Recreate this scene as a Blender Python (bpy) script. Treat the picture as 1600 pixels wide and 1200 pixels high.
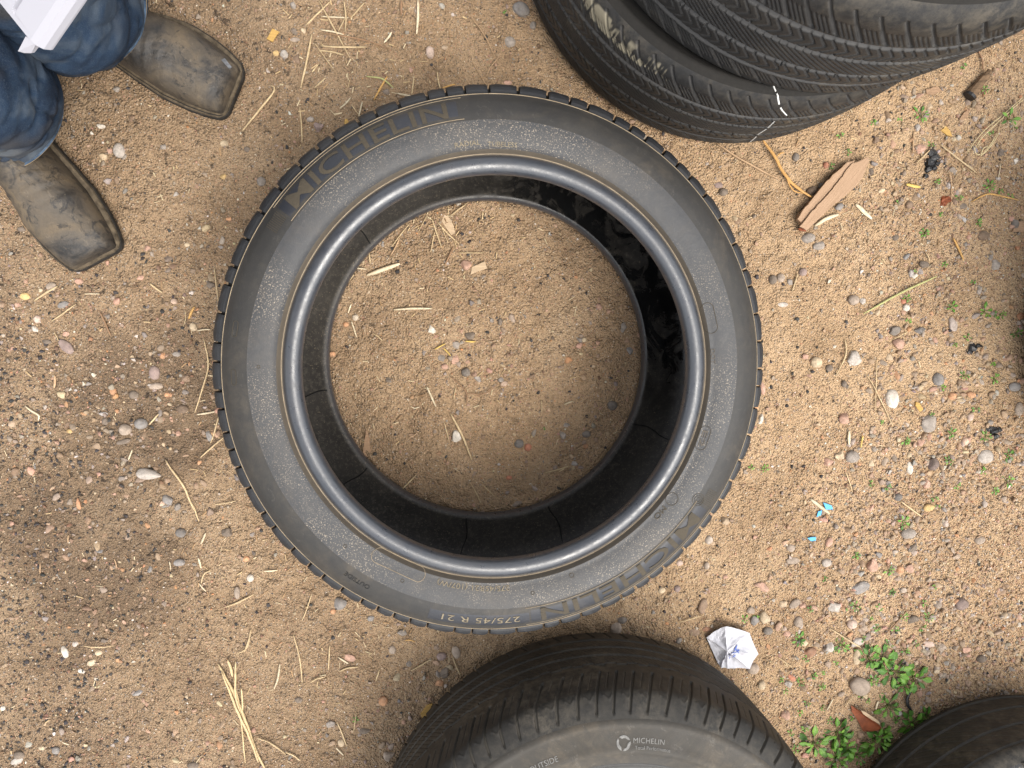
import bpy, bmesh, math, random
import numpy as np
from mathutils import Vector

# ------------------------------------------------------------------ camera, sky, sun, exposure
S = bpy.context.scene
COL = S.collection
for _o in list(bpy.data.objects):
    bpy.data.objects.remove(_o)
R = math.radians
CAM_H, CAM_A, CAM_B, CAM_F = 1.225, 0.0945, -0.1060, 1109.0      # height, forward slopes, focal length in photo pixels
FW = np.array([CAM_A, CAM_B, -1.0]); FW /= np.linalg.norm(FW)
RT = np.cross(FW, [0, 1, 0]); RT /= np.linalg.norm(RT)
UP = np.cross(RT, FW)
cam_data = bpy.data.cameras.new('camera'); cam = bpy.data.objects.new('camera', cam_data); COL.objects.link(cam)
cam.location = (0, 0, CAM_H)
cam.rotation_euler = Vector(FW.tolist()).to_track_quat('-Z', 'Y').to_euler()
from mathutils import Matrix
cam.matrix_world = Matrix(((RT[0], UP[0], -FW[0], 0), (RT[1], UP[1], -FW[1], 0), (RT[2], UP[2], -FW[2], CAM_H), (0, 0, 0, 1)))
cam_data.sensor_width = 36; cam_data.lens = 36 * CAM_F / 1600
cam_data.clip_start = 0.02; cam_data.clip_end = 200
S.camera = cam

SUN_EL, SUN_AZ = R(62), R(-48)           # azimuth measured from +X towards +Y: light comes from the lower right of the picture
world = bpy.data.worlds.new('World'); S.world = world; world.use_nodes = True
wn = world.node_tree.nodes; wl = world.node_tree.links; wn.clear()
wo = wn.new('ShaderNodeOutputWorld'); bg = wn.new('ShaderNodeBackground'); sk = wn.new('ShaderNodeTexSky')
hs = wn.new('ShaderNodeHueSaturation'); hs.inputs['Saturation'].default_value = 0.22
sk.sky_type = 'NISHITA'; sk.sun_disc = False; sk.sun_elevation = SUN_EL; sk.sun_rotation = R(90) - SUN_AZ
sk.dust_density = 3.0; sk.air_density = 1.2
bg.inputs['Strength'].default_value = 0.15
wl.new(sk.outputs[0], hs.inputs['Color']); wl.new(hs.outputs[0], bg.inputs['Color']); wl.new(bg.outputs[0], wo.inputs[0])
sl = bpy.data.lights.new('sun', 'SUN'); sun = bpy.data.objects.new('sun', sl); COL.objects.link(sun)
sl.energy = 1.4; sl.angle = R(38); sl.color = (1.0, 0.93, 0.83)
sd = Vector((math.cos(SUN_EL) * math.cos(SUN_AZ), math.cos(SUN_EL) * math.sin(SUN_AZ), math.sin(SUN_EL)))
sun.rotation_euler = sd.to_track_quat('Z', 'Y').to_euler()
S.view_settings.view_transform = 'Standard'; S.view_settings.look = 'None'
S.view_settings.exposure = 1.23; S.view_settings.gamma = 1.0; S.view_settings.use_curve_mapping = False

# ------------------------------------------------------------------ helpers
RNG = np.random.default_rng(7)
random.seed(7)

def ground_pt(px, py, z=0.0):
    d = FW + ((px - 800) / CAM_F) * RT - ((py - 600) / CAM_F) * UP
    t = (z - CAM_H) / d[2]
    return (d[0] * t, d[1] * t)

_L = np.random.default_rng(99).random((256, 256))
def vnoise(x, y, f, o=0.0):
    x = np.asarray(x, float) * f + 57.3 + o; y = np.asarray(y, float) * f + 31.7 + o * 1.7
    i = np.floor(x).astype(int); j = np.floor(y).astype(int); u = x - i; v = y - j
    u = u * u * (3 - 2 * u); v = v * v * (3 - 2 * v)
    a = _L[i % 256, j % 256]; b = _L[(i + 1) % 256, j % 256]; c = _L[i % 256, (j + 1) % 256]; d = _L[(i + 1) % 256, (j + 1) % 256]
    return (a * (1 - u) + b * u) * (1 - v) + (c * (1 - u) + d * u) * v - 0.5

def gh(x, y):
    r = np.abs(np.asarray(x, float)) + np.abs(np.asarray(y, float))
    h = 0.010 * vnoise(x, y, 2.2) + 0.006 * vnoise(x, y, 7, 3) + 0.0045 * vnoise(x, y, 19, 9)
    m = 0.5 + vnoise(x, y, 5, 21)
    h = h + (0.0040 * vnoise(x, y, 55, 14) + 0.0030 * vnoise(x, y, 95, 5) + 0.0012 * vnoise(x, y, 150, 8)) * (0.5 + 1.2 * m)
    r_ = np.hypot(np.asarray(x, float) - .0737, np.asarray(y, float) + .0862)
    bank = np.exp(-((r_ - .398) / .011) ** 2) + .8 * np.exp(-((r_ - .262) / .010) ** 2)
    return h - 0.003 + bank * (.0035 + .009 * np.clip(vnoise(x, y, 26, 17) + .1, 0, 1))

def mesh_np(name, V, Fc, mat, parent=None, smooth=False, col=None, mats=None, midx=None):
    """V (n,3); Fc (m,k) array or list of lists; col = per-vertex rgb"""
    me = bpy.data.meshes.new(name)
    V = np.asarray(V, np.float32)
    if isinstance(Fc, np.ndarray):
        m, k = Fc.shape
        me.vertices.add(len(V)); me.vertices.foreach_set('co', V.ravel())
        me.loops.add(m * k); me.loops.foreach_set('vertex_index', Fc.astype(np.int32).ravel())
        me.polygons.add(m); me.polygons.foreach_set('loop_start', np.arange(0, m * k, k, dtype=np.int32))
        me.polygons.foreach_set('loop_total', np.full(m, k, np.int32))
        me.update(calc_edges=True)
    else:
        me.from_pydata(V.tolist(), [], Fc); me.update()
    if smooth:
        me.polygons.foreach_set('use_smooth', np.ones(len(me.polygons), bool))
    if col is not None:
        at = me.color_attributes.new('tone', 'FLOAT_COLOR', 'POINT')
        c = np.ones((len(V), 4), np.float32); c[:, :3] = col
        at.data.foreach_set('color', c.ravel())
    me.materials.append(mat)
    if mats:
        for mm in mats: me.materials.append(mm)
        me.polygons.foreach_set('material_index', np.asarray(midx, np.int32))
    o = bpy.data.objects.new(name, me); COL.objects.link(o)
    if parent is not None: o.parent = parent
    return o

def tag(o, label=None, cat=None, group=None, kind=None):
    if label: o['label'] = label
    if cat: o['category'] = cat
    if group: o['group'] = group
    if kind: o['kind'] = kind
    return o

def empty(name, loc, label, cat, group=None, rz=0.0):
    o = bpy.data.objects.new(name, None); COL.objects.link(o)
    o.location = loc; o.rotation_euler = (0, 0, rz); o.empty_display_size = 0.05
    return tag(o, label, cat, group)

def grid_faces(n, m, close_n=False, close_m=False):
    a = np.arange(n * m).reshape(n, m)
    ii = np.arange(n if close_n else n - 1); jj = np.arange(m if close_m else m - 1)
    I, J = np.meshgrid(ii, jj, indexing='ij'); I2 = (I + 1) % n; J2 = (J + 1) % m
    return np.stack([a[I, J], a[I2, J], a[I2, J2], a[I, J2]], -1).reshape(-1, 4)

def spline(P, n):
    """Catmull-Rom through control points, n samples by arc length"""
    P = np.asarray(P, float); Q = np.vstack([2 * P[0] - P[1], P, 2 * P[-1] - P[-2]])
    out = []
    for i in range(len(P) - 1):
        t = np.linspace(0, 1, 24, endpoint=False)[:, None]
        a, b, c, d = Q[i], Q[i + 1], Q[i + 2], Q[i + 3]
        out.append(0.5 * ((2 * b) + (-a + c) * t + (2 * a - 5 * b + 4 * c - d) * t ** 2 + (-a + 3 * b - 3 * c + d) * t ** 3))
    out.append(P[-1:]); C = np.vstack(out)
    s = np.r_[0, np.cumsum(np.linalg.norm(np.diff(C, axis=0), axis=1))]
    q = np.linspace(0, s[-1], n)
    return np.stack([np.interp(q, s, C[:, k]) for k in range(C.shape[1])], 1)

# ------------------------------------------------------------------ materials
class NT:
    def __init__(self, name):
        self.m = bpy.data.materials.new(name); self.m.use_nodes = True
        self.t = self.m.node_tree; self.b = self.t.nodes['Principled BSDF']
        self.co = self.t.nodes.new('ShaderNodeTexCoord').outputs['Object']
    def n(self, typ, **k):
        nd = self.t.nodes.new(typ)
        for a, v in k.items(): setattr(nd, a, v)
        return nd
    def link(self, a, b): self.t.links.new(a, b)
    def noise(self, scale, detail=4, rough=0.55, co=None, dist=0.0):
        nd = self.n('ShaderNodeTexNoise'); nd.inputs['Scale'].default_value = scale
        nd.inputs['Detail'].default_value = detail; nd.inputs['Roughness'].default_value = rough
        nd.inputs['Distortion'].default_value = dist
        self.link(co or self.co, nd.inputs['Vector']); return nd.outputs['Fac']
    def vor(self, scale, out='Distance', co=None):
        nd = self.n('ShaderNodeTexVoronoi'); nd.inputs['Scale'].default_value = scale
        self.link(co or self.co, nd.inputs['Vector']); return nd.outputs[out]
    def ramp(self, f, stops, interp='LINEAR'):
        nd = self.n('ShaderNodeValToRGB'); e = nd.color_ramp.elements; nd.color_ramp.interpolation = interp
        while len(e) < len(stops): e.new(0.5)
        for x, (p, c) in zip(e, stops):
            x.position = p; x.color = (*c, 1) if isinstance(c, tuple) else (c, c, c, 1)
        self.link(f, nd.inputs['Fac']); return nd.outputs['Color']
    def mix(self, f, a, b, mode='MIX'):
        nd = self.n('ShaderNodeMix'); nd.data_type = 'RGBA'; nd.blend_type = mode
        for sock, v in ((nd.inputs[0], f), (nd.inputs[6], a), (nd.inputs[7], b)):
            if isinstance(v, (int, float)): sock.default_value = v
            elif isinstance(v, tuple): sock.default_value = (*v, 1)
            else: self.link(v, sock)
        return nd.outputs[2]
    def math(self, op, a, b=0.0, clamp=False):
        nd = self.n('ShaderNodeMath', operation=op, use_clamp=clamp)
        for sock, v in ((nd.inputs[0], a), (nd.inputs[1], b)):
            if isinstance(v, (int, float)): sock.default_value = v
            else: self.link(v, sock)
        return nd.outputs[0]
    def attr(self, name='tone'):
        nd = self.n('ShaderNodeAttribute'); nd.attribute_name = name; return nd.outputs['Color']
    def sep(self, co=None):
        nd = self.n('ShaderNodeSeparateXYZ'); self.link(co or self.co, nd.inputs[0]); return nd.outputs
    def bump(self, h, strength=0.3, dist=0.002, normal=None):
        nd = self.n('ShaderNodeBump'); nd.inputs['Strength'].default_value = strength; nd.inputs['Distance'].default_value = dist
        self.link(h, nd.inputs['Height'])
        if normal is not None: self.link(normal, nd.inputs['Normal'])
        self.link(nd.outputs[0], self.b.inputs['Normal']); return nd.outputs[0]
    def set(self, color=None, rough=None, spec=None):
        if color is not None:
            if isinstance(color, tuple): self.b.inputs['Base Color'].default_value = (*color, 1)
            else: self.link(color, self.b.inputs['Base Color'])
        if rough is not None:
            if isinstance(rough, (int, float)): self.b.inputs['Roughness'].default_value = rough
            else: self.link(rough, self.b.inputs['Roughness'])
        if spec is not None: self.b.inputs['Specular IOR Level'].default_value = spec
        return self.m

def m_ground():
    k = NT('packed_dirt'); xyz = k.sep()
    big = k.noise(1.6, 3, 0.6, dist=0.6); med = k.noise(7, 5, 0.62); fine = k.noise(60, 5, 0.7); grit = k.noise(330, 3, 0.6)
    # greyer, darker dirt on the left, paler sandy dirt on the right
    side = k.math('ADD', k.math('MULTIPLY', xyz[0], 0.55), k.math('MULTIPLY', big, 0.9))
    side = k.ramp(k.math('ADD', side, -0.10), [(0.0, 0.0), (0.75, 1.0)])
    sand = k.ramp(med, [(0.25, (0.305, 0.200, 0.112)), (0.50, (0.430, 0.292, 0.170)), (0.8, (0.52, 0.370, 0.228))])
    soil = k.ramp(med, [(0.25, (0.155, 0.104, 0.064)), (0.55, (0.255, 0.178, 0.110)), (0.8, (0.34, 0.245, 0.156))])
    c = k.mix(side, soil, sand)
    c = k.mix(k.ramp(fine, [(0.28, 0.6), (0.46, 0.0)]), c, (0.115, 0.078, 0.050))
    c = k.mix(k.ramp(fine, [(0.60, 0.0), (0.78, 0.5)]), c, (0.44, 0.33, 0.23))
    # grains of sand and grit pressed in the soil, each with a colour of its own
    for sc, lo, hi, amt in ((520, 0.22, 0.40, 0.8), (300, 0.20, 0.36, 0.85), (170, 0.14, 0.26, 0.8)):
        v = k.n('ShaderNodeTexVoronoi'); v.inputs['Scale'].default_value = sc; k.link(k.co, v.inputs['Vector'])
        hsep = k.n('ShaderNodeSeparateColor'); k.link(v.outputs['Color'], hsep.inputs[0])
        gc = k.ramp(hsep.outputs[0], [(0.0, (0.05, 0.042, 0.038)), (0.16, (0.10, 0.085, 0.07)), (0.3, (0.30, 0.20, 0.125)),
                                      (0.5, (0.42, 0.29, 0.19)), (0.68, (0.40, 0.21, 0.13)), (0.78, (0.26, 0.235, 0.21)), (0.93, (0.62, 0.53, 0.42))], 'CONSTANT')
        sel = k.ramp(hsep.outputs[1], [(0.42, 0.0), (0.5, 1.0)])
        inside = k.ramp(v.outputs['Distance'], [(lo, 1.0), (hi, 0.0)])
        f = k.math('MULTIPLY', k.math('MULTIPLY', sel, inside), amt)
        c = k.mix(f, c, gc)
    # damp stain with crumbs, left of the big tyre, and a fainter one below it
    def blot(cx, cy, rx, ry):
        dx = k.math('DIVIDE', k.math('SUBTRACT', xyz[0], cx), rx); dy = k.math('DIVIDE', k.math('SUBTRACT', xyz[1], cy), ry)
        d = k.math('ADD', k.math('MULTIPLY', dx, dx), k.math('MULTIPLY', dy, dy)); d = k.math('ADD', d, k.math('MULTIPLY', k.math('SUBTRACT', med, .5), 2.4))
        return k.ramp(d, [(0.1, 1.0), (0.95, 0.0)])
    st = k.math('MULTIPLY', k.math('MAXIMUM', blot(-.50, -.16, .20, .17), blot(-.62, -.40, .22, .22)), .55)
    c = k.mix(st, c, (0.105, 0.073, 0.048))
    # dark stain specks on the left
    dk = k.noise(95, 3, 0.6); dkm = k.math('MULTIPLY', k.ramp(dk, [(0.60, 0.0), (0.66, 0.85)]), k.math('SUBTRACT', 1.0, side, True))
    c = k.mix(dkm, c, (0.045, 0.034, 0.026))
    h = k.math('ADD', k.math('MULTIPLY', fine, 0.9), k.math('MULTIPLY', grit, 0.5))
    h = k.math('SUBTRACT', h, k.math('MULTIPLY', k.vor(300), .8)); h = k.math('SUBTRACT', h, k.math('MULTIPLY', k.vor(170), .55))
    k.bump(h, 1.0, 0.0045)
    return k.set(c, 0.95, 0.15)

def m_stone():
    k = NT('weathered_stone'); a = k.attr()
    c = k.mix(k.ramp(k.noise(120, 5, 0.7), [(0.35, 0.0), (0.7, 0.55)]), a, k.mix(0.6, a, (0.35, 0.27, 0.2)))
    c = k.mix(k.ramp(k.noise(420, 2), [(0.55, 0.0), (0.65, 0.35)]), c, (0.10, 0.085, 0.07))
    k.bump(k.noise(260, 5, 0.7), 0.5, 0.0015); return k.set(c, 0.82, 0.3)
def m_grain():
    k = NT('grit'); return k.set(k.attr(), 0.9, 0.2)
def m_straw():
    k = NT('dry_straw'); a = k.attr()
    c = k.mix(k.ramp(k.noise(160, 3), [(0.35, 0.0), (0.75, 0.5)]), a, (0.30, 0.19, 0.09))
    k.bump(k.noise(500, 2), 0.3, 0.0006); return k.set(c, 0.6, 0.35)

def m_rubber(name, base=(0.045, 0.044, 0.043), dust=(0.14, 0.122, 0.098), amt=0.5, rough=0.55, scale=9.0, speck=0.0, bump=0.25, stain=0.0):
    k = NT(name)
    n1 = k.noise(scale, 5, 0.65, dist=0.4); n2 = k.noise(scale * 12, 4, 0.7); n3 = k.noise(600, 2, 0.6)
    f = k.math('MULTIPLY', k.ramp(n1, [(0.25, 0.25), (0.75, 1.0)]), amt)
    f = k.math('ADD', f, k.math('MULTIPLY', k.ramp(n2, [(0.45, 0.0), (0.75, 0.5)]), amt * 0.7))
    c = k.mix(f, base, dust)
    if stain > 0:                                   # brown dirt rubbed on in patches, with scraped edges
        p = k.ramp(k.noise(5.5, 6, 0.72, dist=1.2), [(0.47, 0.0), (0.66, 1.0)]); q = k.ramp(k.noise(48, 5, 0.75, dist=.6), [(0.36, 0.0), (0.62, 1.0)])
        c = k.mix(k.math('MULTIPLY', k.math('MULTIPLY', p, q), stain), c, (0.135, 0.105, 0.070))
        sc = k.ramp(k.noise(26, 6, 0.8, dist=2.5), [(0.60, 0.0), (0.64, 1.0), (0.67, 0.0)])
        c = k.mix(k.math('MULTIPLY', sc, stain * .8), c, (0.15, 0.135, 0.115))
    # fine scuffs running round the tyre
    if speck > 0:
        s1 = k.ramp(n3, [(0.58, 0.0), (0.66, 1.0)]); s2 = k.ramp(k.noise(7, 3, 0.6), [(0.40, 0.0), (0.60, 1.0)])
        c = k.mix(k.math('MULTIPLY', k.math('MULTIPLY', s1, s2), speck), c, (0.30, 0.25, 0.19))
    r = k.ramp(n1, [(0.3, rough), (0.7, min(1.0, rough + 0.15))])
    k.bump(k.math('ADD', k.math('MULTIPLY', n2, 1.0), k.math('MULTIPLY', n3, 0.5)), bump, 0.0012)
    return k.set(c, r, 0.45)

def m_plain(name, c, rough=0.6, spec=0.4, var=0.0, vs=40, bump=0.0, bs=200):
    k = NT(name)
    if var: cc = k.mix(k.ramp(k.noise(vs, 4, 0.6), [(0.3, 0.0), (0.7, 1.0)]), tuple(x * (1 - var) for x in c), tuple(min(1, x * (1 + var)) for x in c))
    else: cc = c
    if bump: k.bump(k.noise(bs, 4), bump, 0.0015)
    return k.set(cc, rough, spec)

def m_denim():
    k = NT('blue_denim')
    w = k.noise(9, 4, 0.6, dist=0.5)
    c = k.ramp(w, [(0.34, (0.007, 0.013, 0.027)), (0.5, (0.018, 0.034, 0.062)), (0.66, (0.075, 0.092, 0.112))])
    wv = k.noise(700, 2, 0.6); c = k.mix(k.ramp(wv, [(0.5, 0.0), (0.75, 0.45)]), c, (0.085, 0.105, 0.13))
    c = k.mix(k.ramp(k.noise(6, 3, 0.7), [(0.48, 0.0), (0.70, 0.7)]), c, (0.095, 0.085, 0.072))
    k.bump(k.math('ADD', wv, k.math('MULTIPLY', k.noise(30, 4), 1.5)), 0.4, 0.002); return k.set(c, 0.95, 0.15)

def m_leather():
    k = NT('muddy_leather')
    w = k.noise(14, 5, 0.65, dist=0.8)
    c = k.ramp(w, [(0.36, (0.015, 0.014, 0.013)), (0.44, (0.040, 0.034, 0.028)), (0.53, (0.074, 0.060, 0.044)), (0.70, (0.120, 0.090, 0.057))])
    s = k.ramp(k.noise(170, 3, 0.7), [(0.5, 0.0), (0.75, 0.4)]); c = k.mix(s, c, (0.06, 0.048, 0.038))
    c = k.mix(k.ramp(k.noise(38, 5, 0.75, dist=1.5), [(0.54, 0.0), (0.62, 0.75)]), c, (0.013, 0.013, 0.014))
    c = k.mix(k.ramp(k.noise(55, 5, 0.75, dist=1.0), [(0.57, 0.0), (0.70, 0.5)]), c, (0.17, 0.135, 0.095))
    k.bump(k.math('ADD', k.math('MULTIPLY', w, 1.2), k.noise(140, 5, 0.7)), 0.45, 0.003)
    return k.set(c, k.ramp(w, [(0.3, 0.42), (0.7, 0.7)]), 0.4)

def m_liner():
    k = NT('inner_liner_rubber'); xyz = k.sep()
    n1 = k.noise(14, 5, 0.7, dist=0.8); n2 = k.noise(160, 4, 0.7)
    ang = k.math('ARCTAN2', xyz[1], xyz[0])                    # wet patch on the right and the top
    wet = k.math('MULTIPLY', k.ramp(k.math('ADD', k.math('ADD', k.math('MULTIPLY', ang, 0.16), 0.5), 0.0), [(0.43, 0.0), (0.50, 1.0), (0.70, 1.0), (0.82, 0.0)]),
                 k.ramp(k.noise(22, 5, 0.6, dist=1.2), [(0.34, 0.0), (0.52, 1.0)]))
    dry = k.ramp(n1, [(0.3, (0.018, 0.0165, 0.015)), (0.7, (0.040, 0.036, 0.031))])
    dry = k.mix(k.ramp(n2, [(0.50, 0.0), (0.70, 0.7)]), dry, (0.095, 0.083, 0.068))
    dry = k.mix(k.ramp(k.noise(6, 5, .7, dist=1.5), [(0.45, 0.0), (0.65, 0.35)]), dry, (0.075, 0.066, 0.054))
    dry = k.mix(k.ramp(k.noise(420, 2, .6), [(0.64, 0.0), (0.70, 0.7)]), dry, (0.20, 0.16, 0.11))
    c = k.mix(wet, dry, (0.006, 0.006, 0.006))
    r = k.mix(wet, (0.6, 0.6, 0.6), (0.13, 0.13, 0.13))
    k.bump(n2, 0.15, 0.001); return k.set(c, r, 0.4)

M = {}
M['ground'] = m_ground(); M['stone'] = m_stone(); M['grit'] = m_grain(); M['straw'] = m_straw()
M['side'] = m_rubber('sidewall_rubber', (0.014, 0.0142, 0.0148), (0.044, 0.040, 0.034), 0.6, 0.58, 8, stain=.25)
M['side_in'] = m_rubber('grey_sidewall_rubber', (0.015, 0.017, 0.021), (0.055, 0.054, 0.053), 0.75, 0.50, 10, speck=0.8, stain=.22)
M['plate'] = m_rubber('smooth_plate_rubber', (0.016, 0.018, 0.024), (0.032, 0.034, 0.040), 0.5, 0.42, 12, stain=.12)
M['letter'] = m_rubber('knurled_letter_rubber', (0.036, 0.030, 0.021), (0.080, 0.064, 0.043), 0.6, 0.9, 20)
M['bead'] = m_rubber('polished_bead_rubber', (0.018, 0.022, 0.030), (0.060, 0.062, 0.068), 0.5, 0.17, 14, bump=0.20, stain=.15)
_t = M['bead'].node_tree; _t.nodes['Principled BSDF'].inputs['Specular IOR Level'].default_value = 0.9
_n = _t.nodes.new('ShaderNodeTexNoise'); _n.inputs['Scale'].default_value = 60; _n.inputs['Detail'].default_value = 5; _n.inputs['Roughness'].default_value = .7
_c = [n for n in _t.nodes if n.type == 'TEX_COORD'][0]; _t.links.new(_c.outputs['Object'], _n.inputs['Vector'])
_r = _t.nodes.new('ShaderNodeMapRange'); _r.inputs['From Min'].default_value = .3; _r.inputs['From Max'].default_value = .7; _r.inputs['To Min'].default_value = .20; _r.inputs['To Max'].default_value = .55
_t.links.new(_n.outputs['Fac'], _r.inputs['Value']); _t.links.new(_r.outputs[0], _t.nodes['Principled BSDF'].inputs['Roughness'])
M['flange'] = m_rubber('brown_flange_rubber', (0.042, 0.035, 0.027), (0.095, 0.075, 0.052), 0.6, 0.5, 18)
M['tread'] = m_rubber('dark_tread_rubber', (0.012, 0.012, 0.012), (0.040, 0.037, 0.033), 0.45, 0.6, 12)
M['block'] = m_rubber('block_rubber', (0.0095, 0.0105, 0.013), (0.032, 0.031, 0.031), 0.4, 0.5, 30)
M['tread_b'] = m_rubber('worn_tread_rubber', (0.019, 0.0185, 0.018), (0.045, 0.042, 0.037), 0.5, 0.6, 10)
M['side_d'] = m_rubber('dark_sidewall_rubber', (0.009, 0.009, 0.009), (0.034, 0.031, 0.027), .6, .8, 14)
M['side_d'].node_tree.nodes['Principled BSDF'].inputs['Specular IOR Level'].default_value = .2
M['bead_d'] = m_rubber('dull_bead_rubber', (0.012, 0.012, 0.012), (0.05, 0.047, 0.044), .5, .5, 20)
M['side_b'] = m_rubber('dusty_sidewall_rubber', (0.020, 0.0185, 0.016), (0.056, 0.048, 0.037), 0.6, 0.65, 10, stain=.5)
M['dust_line'] = m_plain('dust_in_groove', (0.24, 0.19, 0.13), 0.9, 0.2, 0.25, 60)
M['liner'] = m_liner(); M['thin_letter'] = m_plain('dust_filled_letter', (0.175, 0.145, 0.100), 0.85, 0.2, 0.3, 200)
M['crack'] = m_plain('dark_mould_line', (0.008, 0.008, 0.008), 0.5)
M['paint_white'] = m_plain('white_marker', (0.62, 0.62, 0.60), 0.7, 0.3, 0.15, 300)
M['mud'] = m_plain('dried_mud', (0.20, 0.175, 0.125), 0.95, 0.1, 0.3, 150, 0.6, 300)
M['grey_letter'] = m_plain('pale_grey_lettering', (0.17, 0.165, 0.155), 0.7, 0.3, 0.3, 400)
M['denim'] = m_denim(); M['denim_hem'] = m_plain('worn_denim_hem', (0.055, 0.082, 0.120), 0.95, 0.15, 0.75, 55, 0.5, 200); M['leather'] = m_leather()
M['stitch'] = m_plain('jeans_thread', (0.22, 0.16, 0.09), 0.9)
M['sole'] = m_plain('boot_sole_rubber', (0.020, 0.018, 0.016), 0.7, 0.3, 0.5, 60, 0.4, 120)
M['welt'] = m_plain('tan_boot_welt', (0.085, 0.066, 0.044), 0.8, 0.2, 0.6, 90, 0.4, 300)
M['white_panel'] = m_plain('white_panel', (0.36, 0.36, 0.40), 0.55, 0.3)
M['paper'] = m_plain('white_paper', (0.50, 0.50, 0.535), 0.85, 0.2, 0.06, 30, 0.3, 60)
M['blue_ink'] = m_plain('blue_print', (0.10, 0.15, 0.42), 0.8)
M['blue'] = m_plain('bright_blue_plastic', (0.05, 0.32, 0.62), 0.5, 0.4)
M['leaf'] = None
def m_leaf():
    k = NT('weed_leaf'); a = k.attr(); c = k.mix(k.ramp(k.noise(90, 3), [(0.3, 0.0), (0.8, 0.6)]), a, (0.05, 0.13, 0.02))
    k.bump(k.noise(200, 2), 0.3, 0.0008); return k.set(c, 0.5, 0.35)
M['leaf'] = m_leaf()
def m_wood(name, c0, c1, sc=60):
    k = NT(name); mp = k.n('ShaderNodeMapping'); mp.inputs['Scale'].default_value = (1, 14, 6); k.link(k.co, mp.inputs['Vector'])
    n = k.noise(sc, 5, 0.65, co=mp.outputs[0]); k.bump(n, 0.5, 0.002)
    return k.set(k.ramp(n, [(0.3, c0), (0.65, c1)]), 0.85, 0.2)
M['bark'] = m_wood('weathered_wood', (0.285, 0.185, 0.115), (0.36, 0.24, 0.155), 20)
M['darkwood'] = m_wood('dark_wood', (0.06, 0.04, 0.025), (0.22, 0.14, 0.08), 30)
M['rust_leaf'] = m_plain('rust_leaf', (0.20, 0.055, 0.02), 0.6, 0.3, 0.4, 60, 0.3)
M['char'] = m_plain('charred_crumb', (0.012, 0.011, 0.011), 0.45, 0.5, 0.4, 80, 0.6, 200)
M['skin'] = m_plain('skin', (0.45, 0.27, 0.19), 0.55, 0.4, 0.1, 30)
M['shirt'] = m_plain('navy_shirt', (0.012, 0.014, 0.03), 0.9, 0.2, 0.2, 20, 0.3, 300)
M['hair'] = m_plain('brown_hair', (0.04, 0.025, 0.015), 0.7, 0.3, 0.4, 200, 0.5, 300)

# ------------------------------------------------------------------ ground
def build_ground():
    x0, x1, y0, y1 = -0.86, 1.24, -0.98, 0.62
    xs = np.arange(x0, x1, 0.0030); ys = np.arange(y0, y1, 0.0030)
    far = np.array([0.02, 0.06, 0.15, 0.4, 1.0, 3.0, 10.0, 30.0])
    xs = np.r_[x0 - far[::-1], xs, xs[-1] + far]; ys = np.r_[y0 - far[::-1], ys, ys[-1] + far]
    X, Y = np.meshgrid(xs, ys, indexing='ij'); Z = gh(X, Y)
    V = np.stack([X, Y, Z], -1).reshape(-1, 3)
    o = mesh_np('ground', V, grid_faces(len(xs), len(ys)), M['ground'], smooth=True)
    tag(o, kind='structure')
build_ground()

PHI = (1 + 5 ** .5) / 2
ICO_V = np.array([(-1, PHI, 0), (1, PHI, 0), (-1, -PHI, 0), (1, -PHI, 0), (0, -1, PHI), (0, 1, PHI), (0, -1, -PHI), (0, 1, -PHI), (PHI, 0, -1), (PHI, 0, 1), (-PHI, 0, -1), (-PHI, 0, 1)]) / math.sqrt(1 + PHI * PHI)
ICO_F = np.array([(0, 11, 5), (0, 5, 1), (0, 1, 7), (0, 7, 10), (0, 10, 11), (1, 5, 9), (5, 11, 4), (11, 10, 2), (10, 7, 6), (7, 1, 8), (3, 9, 4), (3, 4, 2), (3, 2, 6), (3, 6, 8), (3, 8, 9), (4, 9, 5), (2, 4, 11), (6, 2, 10), (8, 6, 7), (9, 8, 1)])
def subdiv(V, F):
    V = [tuple(v) for v in V]; mid = {}; out = []
    def mp(a, b):
        k = (min(a, b), max(a, b))
        if k not in mid:
            p = np.array(V[a]) + np.array(V[b]); p /= np.linalg.norm(p); mid[k] = len(V); V.append(tuple(p))
        return mid[k]
    for a, b, c in F:
        ab, bc, ca = mp(a, b), mp(b, c), mp(c, a); out += [(a, ab, ca), (ab, b, bc), (ca, bc, c), (ab, bc, ca)]
    return np.array(V), np.array(out)
def broken(seed, base):
    g_ = np.random.default_rng(seed); V = base.copy()
    for k in range(8):
        n_ = g_.normal(0, 1, 3); n_ /= np.linalg.norm(n_); V -= np.clip(V @ n_ - g_.uniform(.45, .8), 0, None)[:, None] * n_[None]
    return V / np.abs(V).max(0)
ICO1 = subdiv(ICO_V, ICO_F); ICO2 = subdiv(*ICO1)

PAL = {'tan': (0.36, 0.25, 0.165), 'brown': (0.17, 0.105, 0.068), 'grey': (0.21, 0.20, 0.19), 'blue-grey': (0.15, 0.165, 0.18), 'dark': (0.055, 0.050, 0.048),
       'pink': (0.42, 0.235, 0.175), 'orange': (0.47, 0.22, 0.10), 'white': (0.62, 0.58, 0.51), 'cream': (0.52, 0.41, 0.27), 'yellow': (0.52, 0.34, 0.12),
       'red': (0.36, 0.10, 0.05), 'purple': (0.20, 0.145, 0.15), 'taupe': (0.28, 0.23, 0.19), 'pale grey': (0.38, 0.36, 0.335), 'rust': (0.20, 0.075, 0.035)}

TC = np.array([0.0737, -0.0862])          # centre of the big tyre
def px_of(x, y, z=0.0):
    d = np.stack([x, y, np.full_like(x, z - CAM_H)], -1); dz = d @ FW
    return 800 + CAM_F * (d @ RT) / dz, 600 - CAM_F * (d @ UP) / dz

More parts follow.
